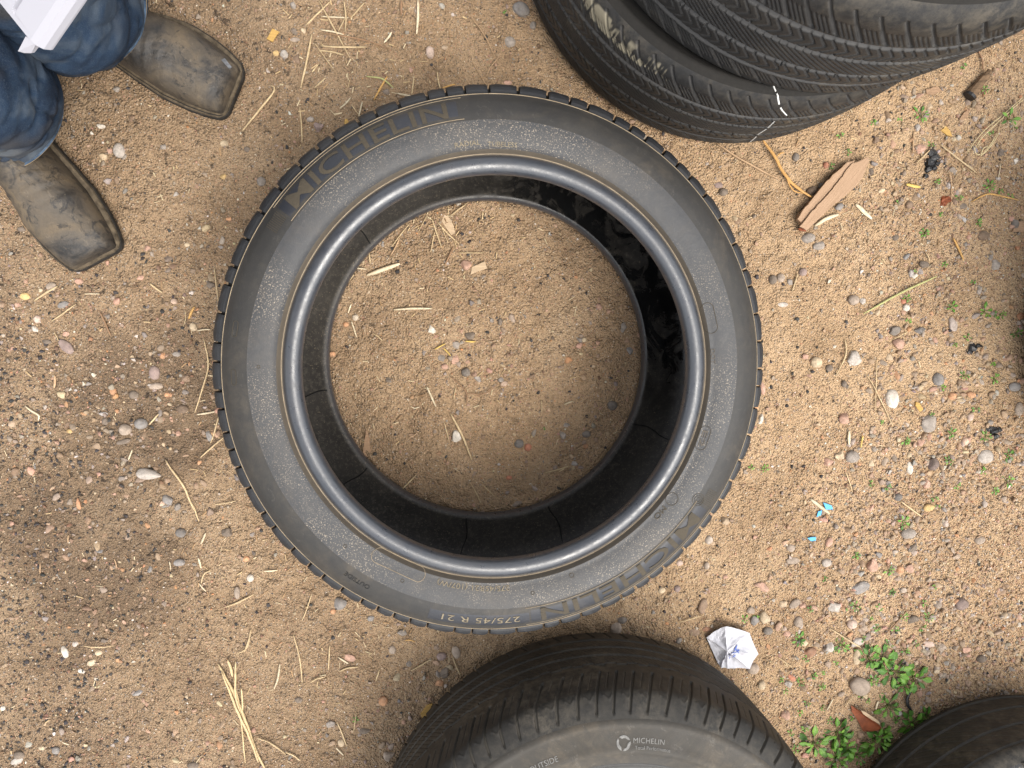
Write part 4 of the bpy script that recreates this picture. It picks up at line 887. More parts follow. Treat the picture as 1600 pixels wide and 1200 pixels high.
# loop of dry grass at the right, a single tuft of thin stalks
t = empty('dry_grass_loop', (*ground_pt(1555, 200), .0), 'loop of pale dry grass stalks below the wood chunk at the right', 'grass')
for i, pts in enumerate([((1600, 151), (1569, 178), (1538, 204), (1520, 226), (1511, 240)), ((1602, 153), (1570, 181), (1535, 214), (1522, 234), (1519, 242)), ((1560, 205), (1552, 222), (1536, 240), (1524, 241), (1519, 228)), ((1556, 210), (1545, 228), (1530, 245)), ((1530, 245), (1535, 232), (1542, 230))]):
    V, F = tube(pts, .0010, .005 + .001 * i); V = V - np.array([t.location.x, t.location.y, 0]); mesh_np('stalk', V, F, M['straw'], t, col=np.tile([.62, .52, .30], (len(V), 1)), smooth=True)
# forked orange twig under the stack
t = empty('forked_twig', (*ground_pt(1225, 276), .0), 'forked orange brown twig poking out from under the tyre stack', 'twig')
for nm, pts, rad in (('stem', ((1188, 216), (1209, 247), (1225, 276), (1243, 294), (1266, 310)), .0032), ('side_shoot', ((1212, 246), (1217, 241), (1223, 239)), .0016), ('side_shoot', ((1222, 270), (1236, 297), (1252, 303)), .0014)):
    V, F = tube(pts, rad, .0065, seg=7, n=16); V = V - np.array([t.location.x, t.location.y, 0])
    tt = np.linspace(1, .45, 16).repeat(7)[:, None]; 
    mesh_np(nm, V, F, M['straw'], t, col=np.tile([.50, .27, .08], (len(V), 1)), smooth=True)

# short straw litter nobody could count, thick near the tyre's upper left and inside it
def litter():
    g_ = np.random.default_rng(12); V = []; F = []; C = []
    spots = [(560, 120, 70, 35, 60), (690, 350, 60, 40, 110), (530, 40, 60, 40, 40), (600, 960, 80, 50, 55), (510, 1020, 80, 60, 40), (330, 640, 30, 80, 30), (430, 870, 50, 50, 45), (1450, 200, 90, 60, 70), (1400, 1000, 120, 80, 80), (1430, 420, 110, 120, 60), (1350, 700, 140, 120, 60), (720, 600, 130, 120, 50), (330, 860, 60, 60, 40), (800, 600, 760, 560, 520), (570, 740, 70, 70, 45), (1170, 960, 80, 50, 30)]
    for cx, cy, sx, sy, n in spots:
        for _ in range(n):
            px, py = g_.normal(cx, sx), g_.normal(cy, sy)
            if cx == 800: px, py = g_.uniform(0, 1600), g_.uniform(0, 1200)
            x, y = ground_pt(px, py, .003); L = g_.uniform(.003, .013) ; w = g_.uniform(.0004, .0010); a = g_.uniform(0, 6.283); z = float(gh(x, y)) + .0016 + g_.uniform(0, .0012); tl = g_.uniform(-.15, .15)
            k = len(V); dx, dy = math.cos(a) * L / 2, math.sin(a) * L / 2; nx, ny = -math.sin(a) * w, math.cos(a) * w
            for s_ in (-1, 1):
                V += [(x + s_ * dx + nx, y + s_ * dy + ny, z + s_ * tl * L), (x + s_ * dx - nx, y + s_ * dy - ny, z + s_ * tl * L), (x + s_ * dx, y + s_ * dy, z + s_ * tl * L + w * 1.1)]
            F += [[k, k + 3, k + 5, k + 2], [k + 1, k + 2, k + 5, k + 4], [k, k + 1, k + 4, k + 3], [k, k + 2, k + 1], [k + 3, k + 4, k + 5]]
            c = np.array([(.62, .46, .26), (.70, .58, .38), (.44, .28, .15), (.30, .19, .11)][g_.integers(0, 4)]) * g_.uniform(.8, 1.1); C += [c] * 6
    o = mesh_np('straw_litter', V, F, M['straw'], col=np.array(C)); tag(o, 'short bits of dry straw littered over the dirt', 'straw litter', kind='stuff')
litter()

# ------------------------------------------------------------------ flat pieces: wood slab, chips, paper, scraps, leaves
def slab(name, poly, z0, th, mat, parent=None, tilt=None, bevel=.0006, rough=.0003, seed=0, loc=None):
    """irregular plate from an outline in photo pixels, real thickness"""
    P = np.array([ground_pt(*p, z0 + .003) for p in poly]); Q = []
    for a, b in zip(P, np.roll(P, -1, 0)):
        m_ = max(1, int(np.linalg.norm(b - a) / .006))
        for k in range(m_): Q.append(a + (b - a) * k / m_)
    Q = np.array(Q); c = Q.mean(0); g_ = np.random.default_rng(seed); Q = Q + g_.normal(0, rough, Q.shape); n = len(Q)
    zz = lambda q: (np.zeros(len(q)) if tilt is None else (q - c) @ np.array(tilt))
    base = float(gh(*c)) + z0; V = []
    ctr = c if loc is None else np.array(loc)
    for f_, dz in ((1.0, 0), (1.0, th * .8), (1 - bevel / .02, th)):
        q = c + (Q - c) * f_; V.append(np.c_[q - ctr, base + dz + zz(q)])
    V.append(np.array([[*(c - ctr), base + th]])); V = np.vstack(V)
    F = []
    for r_ in (0, 1): F += [[r_ * n + i, r_ * n + (i + 1) % n, (r_ + 1) * n + (i + 1) % n, (r_ + 1) * n + i] for i in range(n)]
    F += [[2 * n + i, 2 * n + (i + 1) % n, 3 * n] for i in range(n)]; F += [list(range(n))[::-1]]
    o = mesh_np(name, V, F, mat, parent); 
    if parent is None: o.location = (*ctr, 0)
    o['ctr'] = 0; del o['ctr']; return o
wl_ = ground_pt(1300, 300)
t = empty('wood_slab', (*wl_, 0), 'split slab of tan weathered wood with frayed layered left edge', 'wood')
t.rotation_euler = (0, 0, 0)
ROTW = math.atan2(360 - 245, 1356 - 1259)
def wood_layer(name, poly, z0, th, tilt, seed, mat='bark'):
    o = slab(name, poly, z0, th, M[mat], t, tilt=tilt, seed=seed, rough=.0006, loc=wl_)
    # turn the mesh so the grain runs along the slab, and turn the object back
    Rm = Matrix.Rotation(-ROTW, 4, 'Z'); o.data.transform(Rm); o.matrix_local = Matrix.Rotation(ROTW, 4, 'Z'); return o
wood_layer('top_layer', [(1356, 245), (1358, 252), (1348, 279), (1337, 292), (1318, 308), (1297, 325), (1259, 360), (1248, 354), (1262, 336), (1275, 322), (1298, 297), (1318, 270), (1330, 256)], .012, .004, (-.10, .06), 1)
wood_layer('middle_layer', [(1335, 250), (1322, 266), (1300, 292), (1278, 320), (1262, 337), (1252, 352), (1245, 343), (1248, 334), (1266, 312), (1285, 288), (1304, 270), (1322, 254)], .009, .004, (-.08, .06), 2)
wood_layer('lower_layer', [(1322, 254), (1306, 268), (1288, 287), (1266, 311), (1247, 335), (1244, 343), (1250, 352), (1300, 310), (1340, 262)], .003, .005, (-.05, .04), 3)
wood_layer('splinter', [(1247, 357), (1258, 356), (1259, 362), (1248, 361)], .003, .003, None, 4, 'rust_leaf')
def chip(label, poly, colr, th=.0025, z0=.001, name='wood_chip', cat='wood chip', tilt=None, group='loose wood chips'):
    g_ = abs(hash(label)) % 1000 if False else len(label)
    o = slab(name, poly, z0, th, colr, tilt=tilt, seed=g_); tag(o, label, cat, group if group else None); return o
def wood_m(nm, c): return m_wood(nm, tuple(x * .7 for x in c), c, 30)
M['w_yellow'] = wood_m('yellow_wood', (0.50, 0.31, 0.10)); M['w_pale'] = wood_m('pale_wood', (0.50, 0.37, 0.24)); M['w_tan'] = wood_m('tan_wood', (0.36, 0.23, 0.14))
chip('yellow orange rectangular wood chip right of the upper boot', [(425, 43), (435, 48), (424, 64), (415, 59)], M['w_yellow'])
chip('pale ribbed wood chip touching the terracotta lump inside the ring', [(737, 417), (758, 408), (761, 419), (735, 429)], M['w_pale'])
chip('brown wood sliver against the lower left of the ring opening', [(572, 671), (577, 682), (580, 715), (566, 712)], M['w_tan'])
chip('pale wood flake in the straw tangle at the top of the ring', [(693, 336), (700, 335), (708, 350), (712, 364), (705, 367), (697, 356), (690, 345)], M['w_pale'])
chip('small orange wood chip poking out at the upper left tread of the big tyre', [(539, 186), (542, 185), (547, 193), (541, 196), (538, 193)], M['w_yellow'], .003)
chip('dark yellow curled flake against the left side of the bottom tyre', [(676, 1102), (667, 1104), (657, 1118), (660, 1127), (668, 1118)], M['w_yellow'], .003)
chip('flat tan bark flake lying on the gravel below the tyre stack at right', [(1450, 138), (1468, 133), (1476, 140), (1462, 147), (1451, 145)], M['w_tan'])
chip('tan bark flake between the dark weed and the loop of dry grass', [(1510, 174), (1517, 170), (1518, 178), (1508, 187), (1503, 184)], M['w_tan'])
chip('yellow brown dead leaf scrap up and left of the charred lump', [(1472, 203), (1480, 196), (1486, 204), (1490, 213), (1482, 211)], M['w_yellow'], .002)
chip('brown square flake at the right edge beside the dark ground', [(1590, 345), (1602, 345), (1602, 362), (1584, 362)], M['w_tan'])
chip('greenish cut stem piece near the pinkish white oval stone', [(1432, 628), (1437, 630), (1444, 640), (1438, 644), (1431, 634)], M['w_yellow'], .003)
# wood chunk
t = empty('wood_chunk', (*ground_pt(1532, 130), 0), 'rough brown chunk of dead wood standing dark at one end', 'wood')
loc2 = ground_pt(1532, 130)
V = []; 
A_ = np.array(ground_pt(1518, 149, .008)) - loc2; B_ = np.array(ground_pt(1550, 110, .008)) - loc2; nn = 12; D_ = (B_ - A_) / np.linalg.norm(B_ - A_); N_ = np.array([-D_[1], D_[0]])
for i in range(nn):
    q = A_ + (B_ - A_) * i / (nn - 1); w_ = .0105 * (1 - .45 * i / (nn - 1)); 
    for k in range(9):
        a = 2 * math.pi * k / 9; f_ = 1 + .35 * float(vnoise(i * .4 + k, k * 1.3, 1.0, 4)); V.append((*(q + N_ * w_ * math.cos(a) * f_), .008 + w_ * .75 * math.sin(a) * f_ + float(gh(*loc2))))
F = grid_faces(nn, 9, close_m=True).tolist() + [list(range(9)), list(range((nn - 1) * 9, nn * 9))[::-1]]
mesh_np('log', V, F, M['darkwood'], t); mesh_np('dark_end', (np.array(V[:9] + [v for v in V[9:18]]) - np.array([*(A_), .008 + float(gh(*loc2))])) * 1.06 + np.array([*(A_ - D_ * .002), .008 + float(gh(*loc2))]), grid_faces(2, 9, close_m=True).tolist() + [list(range(9))], M['char'], t)  # left end of the log is capped in near-black
# charred crumbs
def lump(label, pts, mat, cat, name):
    g_ = np.random.default_rng(len(label)); V = []; F = []
    for (px, py, s_) in pts:
        x, y = ground_pt(px, py, .002); mp = m_per_px(px, py); k = len(V)
        q = ICO1[0] * (1 + g_.normal(0, .18, (42, 1))) * s_ * mp / 2 * np.array([1, g_.uniform(.6, 1), .6]); q = q + np.array([x, y, float(gh(x, y)) + .001]); V += q.tolist(); F += (ICO1[1] + k).tolist()
    o = mesh_np(name, V, F, mat); return tag(o, label, cat)
lump('black charred lump on grey clods at the upper right', [(1457, 238, 14), (1462, 246, 15), (1453, 255, 17), (1449, 265, 13), (1464, 256, 10), (1446, 275, 8), (1459, 262, 11)], M['char'], 'char', 'charred_lump')
lump('small shiny black crumb near the right edge, upper of two', [(1521, 543, 13), (1530, 540, 9), (1517, 550, 9), (1534, 541, 6)], M['char'], 'char', 'charred_crumb')
lump('black and grey crumbly clod up from the big rounded stone at right', [(1553, 673, 17), (1562, 671, 11), (1545, 670, 9), (1556, 682, 12)], M['char'], 'char', 'charred_crumb')
lump('rust red dried berry right of the wood slab', [(1476, 313, 16), (1474, 318, 10)], M['rust_leaf'], 'berry', 'dried_berry')
V, F = tube(((1425, 1082), (1419, 1092), (1419, 1102), (1425, 1110)), .0038, .004, seg=8, n=16); tag(mesh_np('rubber_scrap', V, F, M['char'], smooth=True), 'dark curved rubber scrap below the weed patch', 'scrap')
# blue scraps
chip('bright blue plastic scrap at the tip of a cream splinter', [(1288, 786), (1301, 791), (1303, 797), (1292, 797)], M['blue'], .0015, .004, 'plastic_scrap', 'scrap', group='bright blue plastic scraps')
chip('smaller pale blue plastic scrap just left of the cream splinter tip', [(1280, 800), (1286, 798), (1284, 806), (1277, 809)], M['blue'], .0012, .002, 'plastic_scrap', 'scrap', group='bright blue plastic scraps')
chip('lone bright blue plastic scrap below the cream splinter', [(1263, 841), (1277, 840), (1276, 846), (1268, 847)], M['blue'], .0015, .002, 'plastic_scrap', 'scrap', group='bright blue plastic scraps')
# crumpled paper: ridges fan out from an off-centre peak
def crumple():
    c = np.array(ground_pt(1134, 1015, .012)); out = [(1105, 997), (1133, 978), (1171, 989), (1186, 1023), (1172, 1046), (1138, 1046), (1127, 1044), (1122, 1036)]
    P = [np.array(ground_pt(*p, z)) for p, z in zip(out, (.006, .018, .014, .008, .003, .003, .004, .003))]
    zs = [.006, .022, .016, .009, .004, .004, .006, .004]; pk = .020
    X = []; F = []; n = 8; rings = 7; m_ = n * 6
    bx = []; 
    for i in range(n):
        for k in range(6):
            f_ = k / 6; b = P[i] * (1 - f_) + P[(i + 1) % n] * f_; z = zs[i] * (1 - f_) + zs[(i + 1) % n] * f_ - .0035 * math.sin(math.pi * f_); bx.append((*b, z))
    V = [(0, 0, pk)]
    for r_ in range(1, rings + 1):
        f_ = r_ / rings
        for i, b in enumerate(bx):
            fold = -.004 * math.sin(math.pi * (i % 6) / 6) * math.sin(math.pi * f_)
            x, y = (b[0] - c[0]) * f_, (b[1] - c[1]) * f_
            V.append((x, y, pk * (1 - f_) + b[2] * f_ + fold + f_ * (1.15 - f_) * (.022 * float(vnoise(x, y, 70, 2)) + .012 * float(vnoise(x, y, 160, 6)))))
    F = [[0, 1 + i, 1 + (i + 1) % m_] for i in range(m_)]
    for r_ in range(rings - 1): F += [[1 + r_ * m_ + i, 1 + (r_ + 1) * m_ + i, 1 + (r_ + 1) * m_ + (i + 1) % m_, 1 + r_ * m_ + (i + 1) % m_] for i in range(m_)]
    # underside folded back, so the wad has a thickness
    k = len(V); V += [(v[0] * .93, v[1] * .93, max(.001, v[2] - .006)) for v in V[1 + (rings - 1) * m_:1 + rings * m_]]
    o0 = 1 + (rings - 1) * m_; F += [[o0 + i, k + i, k + (i + 1) % m_, o0 + (i + 1) % m_] for i in range(m_)] + [list(range(k, k + m_))[::-1]]
    t = empty('crumpled_paper', (c[0], c[1], float(gh(*c)) + .001), 'crumpled white paper wad with faint blue print above the bottom tyre', 'paper')
    mesh_np('sheet', V, F, M['paper'], t, smooth=False)
    VV = np.array(V[:1 + rings * m_])
    for (a, b, w_) in (((1140, 1029), (1156, 1010), .0022), ((1146, 1024), (1158, 1018), .0016), ((1142, 1033), (1152, 1026), .0014), ((1150, 1014), (1157, 1024), .0014)):
        p, q = np.array(ground_pt(*a, .018)) - c, np.array(ground_pt(*b, .018)) - c; d = (q - p) / np.linalg.norm(q - p); nrm = np.array([-d[1], d[0]]); M_ = 7; W2 = []
        for i in range(M_):
            for s_ in (-1, 1):
                u = p + (q - p) * i / (M_ - 1) + nrm * w_ * s_ * (.4 + .6 * ((i * 7) % 3) / 2); j = np.argsort(((VV[:, :2] - u) ** 2).sum(1))[:3]; W2.append((*u, VV[j, 2].max() + .0005))
        mesh_np('blue_print', W2, grid_faces(M_, 2), M['blue_ink'], t)
crumple()
# rust leaf: folded, pale torn rim
def rust():
    c = np.array(ground_pt(1357, 1125, .004)); t = empty('dead_leaf', (c[0], c[1], float(gh(*c))), 'rust red curled dead leaf with pale torn rim among the weeds', 'leaf')
    outA = [(1332, 1104), (1346, 1112), (1362, 1123), (1374, 1133), (1379, 1141), (1366, 1146), (1352, 1146), (1345, 1132), (1334, 1115)]
    P = [np.array(ground_pt(*p, .008)) - c for p in outA]; zz = [.006, .012, .014, .012, .008, .004, .003, .004, .004]
    V = [(*p, z) for p, z in zip(P, zz)] + [(0, 0, .006)] + [(p[0], p[1], z - .0008) for p, z in zip(P, zz)] + [(0, 0, .0052)]
    n = 9; F = [[i, (i + 1) % n, n] for i in range(n)] + [[n + 1 + (i + 1) % n, n + 1 + i, 2 * n + 1] for i in range(n)] + [[i, n + 1 + i, n + 1 + (i + 1) % n, (i + 1) % n] for i in range(n)]
    mesh_np('blade', V, F, M['rust_leaf'], t)
    rim = [(1346, 1111), (1353, 1113), (1363, 1120), (1374, 1128), (1376, 1133), (1362, 1125), (1350, 1117)]
    P = [np.array(ground_pt(*p, .014)) - c for p in rim]; V = [(*p, .0145) for p in P] + [(*p, .013) for p in P]; n = 7
    mesh_np('torn_rim', V, [list(range(n))] + [[i, (i + 1) % n, n + (i + 1) % n, n + i] for i in range(n)] + [list(range(n, 2 * n))[::-1]], M['w_pale'], t)
rust()

# ------------------------------------------------------------------ weeds
GREENS = [(0.085, 0.200, 0.022), (0.125, 0.265, 0.030), (0.060, 0.145, 0.020), (0.155, 0.285, 0.042)]
def leaf_mesh(L, W_, curl, base, g_, ang, pitch):
    n = 7; V = []
    for i in range(n):
        t_ = i / (n - 1); w_ = W_ * math.sin(math.pi * min(1, t_ ** .8 * .97 + .015)) ** .8 * (.25 + .75 * min(1, t_ * 2.2)) ; x = L * t_; z = math.sin(pitch) * L * t_ - curl * L * t_ * t_
        x = x * math.cos(pitch)
        for s_, dz in ((-1, .12), (-.5, .02), (0, -.05), (.5, .02), (1, .12)): V.append((x, s_ * w_ / 2, z + dz * w_))
    V = np.array(V); ca, sa = math.cos(ang), math.sin(ang)
    V = np.stack([V[:, 0] * ca - V[:, 1] * sa, V[:, 0] * sa + V[:, 1] * ca, V[:, 2]], 1) + np.array(base); Vb = V - np.array([0, 0, .0004])
    F = grid_faces(n, 5); F2 = F[:, ::-1] + len(V)
    return np.vstack([V, Vb]), np.vstack([F, F2])
def weed(px, py, size, nl, label, seed, parts=True, leafw=.33, cat='weed', tone=0):
    g_ = np.random.default_rng(seed); x, y = ground_pt(px, py, .01); mp = m_per_px(px, py); z = float(gh(x, y)); Rr = size * mp / 2
    Vs, Fs, Cs = [], [], []; a0 = g_.uniform(0, 6.28)
    for i in range(nl):
        ring = i % 3; a = a0 + i * 2.4 + g_.normal(0, .15); L = Rr * (1, .82, .62)[ring] * g_.uniform(.75, 1.0); stemf = .35 if L > .006 else 0
        bx = (math.cos(a) * L * stemf, math.sin(a) * L * stemf, .002 + ring * .004 * Rr / .02)
        V, F = leaf_mesh(L * (1 - stemf), L * leafw * g_.uniform(.85, 1.15), g_.uniform(.1, .4), bx, g_, a, (.12, .35, .6)[ring])
        c = np.array(GREENS[g_.integers(0, 4)]) * g_.uniform(.85, 1.15)
        if stemf:
            k = len(V); V = np.vstack([V, [(0, 0, 0), (0, 0, .0015), bx, (bx[0], bx[1], bx[2] + .001), (bx[0] + .0007 * -math.sin(a), bx[1] + .0007 * math.cos(a), bx[2])]]); st = [[k, k + 1, k + 3, k + 2], [k, k + 2, k + 4], [k + 1, k + 4, k + 3]]
        else: st = []
        Vs.append(V); Fs.append(F.tolist() + st); Cs.append(np.tile(c, (len(V), 1)))
    if parts:
        t = empty('weed', (x, y, z), label, cat, 'green weeds growing in the dirt')
        for V, F, C in zip(Vs, Fs, Cs): mesh_np('leaf', V, F, M['leaf'], t, smooth=True, col=C)
    else:
        k = 0; V = np.vstack(Vs); F = []
        for v, f in zip(Vs, Fs): F += [[q + k for q in ff] for ff in f]; k += len(v)
        t = mesh_np('sprout', V, F, M['leaf'], smooth=True, col=np.vstack(Cs)); t.location = (x, y, z); tag(t, label, cat, 'green weeds growing in the dirt')
BIG = [(1361, 1030, 40, 8, 'bushy bright green weed touching the long cream stone, top left of the patch'), (1399, 1052, 58, 12, 'largest leafy green weed, middle of the lower right patch'), (1384, 1034, 40, 9, 'leafy green weed at the top middle of the lower right patch'),
       (1433, 1062, 48, 10, 'leafy green weed at the right end of the lower right patch'), (1417, 1074, 34, 6, 'green weed hanging over the dark rubber scrap'), (1368, 1066, 24, 5, 'small round leaved weed right of the big smooth taupe stone'),
       (1392, 1106, 40, 7, 'sprawling green weed right of the rust leaf'), (1429, 1134, 44, 9, 'green weed against the left side of the lugged corner tyre'), (1452, 1124, 30, 6, 'small green weed at the rim of the lugged corner tyre'),
       (1371, 1160, 52, 11, 'dense green weed directly below the rust leaf'), (1384, 1150, 34, 8, 'green weed at the lower right corner of the rust leaf'), (1311, 1148, 44, 9, 'green weed left of the rust leaf, above the frame bottom'),
       (1320, 1170, 46, 10, 'green weed lower down between rust leaf and bottom tyre'), (1274, 1164, 44, 9, 'leftmost green weed near the bottom tyre'), (1309, 1188, 44, 9, 'green weed cut by the bottom frame edge'), (1344, 1186, 36, 6, 'broad leaved weed at the bottom frame edge between two others'),
       (1318, 1012, 30, 6, 'upright green weed up and left of the big taupe stone'), (1253, 1005, 24, 5, 'small upright weed just left of the rust coloured stone')]
for i, (px, py, s_, n_, lb) in enumerate(BIG): weed(px, py, s_ * 1.28, n_ + 7, lb, 100 + i)
SMALL = [(1168, 972, 16), (1293, 908, 14), (1270, 955, 14), (1340, 950, 22), (1380, 953, 16), (1418, 968, 20), (1456, 968, 22), (1450, 947, 14), (1405, 988, 18), (1438, 1010, 14), (1275, 1060, 18), (1257, 1072, 20), (1288, 1078, 20), (1232, 1085, 14), (1265, 1102, 14), (1253, 1118, 16), (1360, 1100, 12), (1245, 1175, 20),
         (1180, 733, 14), (1200, 735, 20), (1415, 817, 30), (1367, 758, 14), (1391, 762, 16), (1420, 690, 18), (1488, 677, 26), (1487, 722, 20), (1466, 780, 16), (1470, 793, 12), (1343, 870, 18), (1393, 893, 22), (1582, 712, 28), (1540, 738, 16), (1560, 768, 18), (1580, 752, 34), (1545, 683, 22), (1560, 592, 24), (1513, 588, 20), (1518, 528, 16), (1478, 606, 16), (1558, 570, 14), (1423, 502, 16),
         (1443, 178, 34), (1411, 184, 12), (1370, 190, 16), (1330, 235, 14), (1320, 208, 16), (1301, 258, 14), (1515, 98, 14), (1547, 137, 20), (1582, 184, 44), (1556, 205, 12), (1461, 224, 14), (1468, 284, 16), (1550, 290, 26), (1568, 298, 16), (1585, 305, 14), (1501, 308, 16), (1450, 362, 18), (1430, 425, 14), (1532, 348, 18), (1477, 414, 16), (1420, 466, 22), (1490, 480, 24), (1545, 487, 34), (1570, 491, 20), (1405, 315, 10), (1475, 335, 12), (790, 13, 9), (554, 1127, 16), (1186, 966, 14), (1352, 1092, 14), (1525, 440, 12), (1597, 520, 22), (1560, 490, 14), (852, 672, 7), (1300, 1130, 16), (1290, 1112, 14), (1335, 1128, 14), (1262, 1140, 18), (1240, 1150, 14), (1225, 1068, 13), (1310, 1040, 14), (1352, 1000, 16), (1375, 985, 18), (1395, 1010, 20), (1422, 1022, 18), (1365, 970, 13), (1325, 955, 13), (1400, 930, 15), (1448, 985, 17), (1265, 1035, 14), (1405, 1130, 18), (1350, 1120, 12), (1290, 1055, 13), (1465, 920, 14), (1500, 760, 16), (1460, 650, 14), (1530, 640, 15), (1380, 660, 13), (1498, 540, 14)]
for i, (px, py, s_) in enumerate(SMALL): weed(px, py, s_, 5 if s_ < 18 else 8, make_label(('tiny' if s_ < 14 else 'small' if s_ < 20 else 'spiky') + ' green sprout', px, py), 400 + i, parts=False, leafw=.42 if s_ < 20 else .28, cat='sprout')

# ------------------------------------------------------------------ the person at the upper left: muddy boots, jeans, white panel in hand
def W3(px, py, z): return np.array([*ground_pt(px, py, z), z])
person_c = W3(60, 95, 0.0)
person = empty('person', (person_c[0], person_c[1], 0.0), 'person in blue jeans and muddy square-toed leather boots standing at the upper left', 'person')
PC = np.array([person_c[0], person_c[1], 0.0])
def part(name, V, F, mat, parent=None, smooth=True, col=None): return mesh_np(name, np.asarray(V) - PC, F, mat, parent or person, smooth=smooth, col=col)
SOLE_S = np.array([0, .003, .010, .030, .060, .100, .145, .190, .240, .275, .292, .299, .300]); SOLE_W = np.array([.030, .040, .0475, .0545, .0600, .0625, .0560, .0460, .0440, .0390, .0280, .0120, .0005])
UP_S = np.array([.006, .010, .020, .045, .080, .120, .150, .175, .200, .240, .280, .292]); UP_H = np.array([.012, .026, .034, .042, .050, .064, .080, .100, .125, .135, .125, .100])
def boot(toe, heel, side):
    toe = np.array(toe); heel = np.array(heel); ax = heel - toe; ax = ax / np.linalg.norm(ax); ny = np.array([-ax[1], ax[0]])
    b = bpy.data.objects.new('boot', None); COL.objects.link(b); b.parent = person
    def P(s, y, z): 
        y = y + side * .010 * math.sin(math.pi * min(1, s / .30)) * (1 if s < .3 else 0)
        q = toe + ax * s + ny * y; return (q[0], q[1], z)
    zb = .003
    def outline(scale, zs, name, mat):
        n = 40; ss = np.concatenate([np.linspace(0, .02, 8), np.linspace(.025, .275, 24), np.linspace(.28, .30, 8)]); V = []
        for z, sc in zs:
            for s_ in ss: V.append(P(.15 + (s_ - .15) * (1 - (1 - sc) * .35), np.interp(s_, SOLE_S, SOLE_W) * sc, z))
            for s_ in ss[::-1]: V.append(P(.15 + (s_ - .15) * (1 - (1 - sc) * .35), -np.interp(s_, SOLE_S, SOLE_W) * sc, z))
        m_ = 2 * n; F = grid_faces(len(zs), m_, close_m=True).tolist(); F += [list(range(m_))[::-1], list(range((len(zs) - 1) * m_, len(zs) * m_))]
        return part(name, V, F, mat, b, smooth=False)
    outline(1, [(zb, .94), (zb + .004, .985), (zb + .012, 1.0), (zb + .0155, .985)], 'sole', M['sole'])
    outline(1, [(zb + .0150, .965), (zb + .0185, .965), (zb + .0205, .945)], 'welt', M['welt'])
    ss = np.concatenate([np.linspace(.006, .03, 8), np.linspace(.036, .28, 46), np.linspace(.284, .292, 4)]); nn = 33; V = []
    for s_ in ss:
        hw = np.interp(s_, SOLE_S, SOLE_W) * .865 - .0015; H = np.interp(s_, UP_S, UP_H); wr = .0042 * math.exp(-((s_ - .155) / .045) ** 2); ex = 2 / (2.5 if s_ < .1 else 2.2)
        for k in range(nn):
            a = math.pi * k / (nn - 1); c, s2 = math.cos(a), math.sin(a)
            y = hw * math.copysign(abs(c) ** ex, c); z = zb + .017 + H * abs(s2) ** ex
            if s_ > .10: y *= 1 - .30 * min(1, (s_ - .10) / .08) * (s2 ** 2)
            f_ = wr * math.sin(s_ * 420 + 1.2 * math.sin(a * 2.3) + a) * s2 + .0022 * float(vnoise(s_ + side, a * .06, 28, 3)) * s2 + .0012 * float(vnoise(s_, a * .06 + side, 80, 3)) * s2
            V.append(P(s_, y * (1 + f_ * 3), z + f_))
    V = np.array(V); F = grid_faces(len(ss), nn).tolist(); F.append(list(range(nn))); F.append(list(range((len(ss) - 1) * nn, len(ss) * nn))[::-1])
    part('upper', V, F, M['leather'], b)
    V = []                                     # shaft, mostly hidden in the trouser leg
    for i in range(12):
        z = .085 + i * .018
        for k in range(28): a = 2 * math.pi * k / 28; V.append(P(.222 + (.058 + .004 * math.sin(i)) * math.cos(a), (.046 + .003 * math.sin(i * 1.3)) * math.sin(a), z))
    part('shaft', V, grid_faces(12, 28, close_m=True), M['leather'], b)
    n = 60; V = []                             # stitched seam running round the welt
    for k in range(n):
        s_ = .006 + .26 * k / (n - 1); w_ = np.interp(s_, SOLE_S, SOLE_W) * .915
        for dy, dz in ((0, .0212), (.0012, .0212), (.0012, .0222), (0, .0222)): V.append(P(s_, w_ - dy, zb + dz - .0008))
    part('welt_stitching', V, grid_faces(n, 4, close_m=True), M['crack'], b, smooth=False)
    return b, P
toeA, heelA = ground_pt(369, 148, .02), ground_pt(118, 32, .02); toeB, heelB = ground_pt(155, 409, .02), ground_pt(8, 172, .02)
bA, PA = boot(toeA, heelA, -1); bB, PB = boot(toeB, heelB, 1)
def top_z(s_, y): 
    hw = np.interp(s_, SOLE_S, SOLE_W) * .865 - .0015; return .0205 + np.interp(s_, UP_S, UP_H) * max(0, 1 - abs(y / hw) ** 2.5) ** .4 + .0012
V = [(*PA(s_, y, 0)[:2], top_z(s_, y)) for s_, y in ((.014, -.026), (.013, -.031), (.026, -.037), (.028, -.031))]
M['scuff'] = m_plain('worn_through_leather', (.13, .135, .145), .5, .4, .4, 200)
part('toe_scuff', V + [(x, y, z - .003) for x, y, z in V], [[0, 1, 2, 3], [0, 4, 5, 1], [1, 5, 6, 2], [2, 6, 7, 3], [3, 7, 4, 0]], M['scuff'], bA, smooth=False)

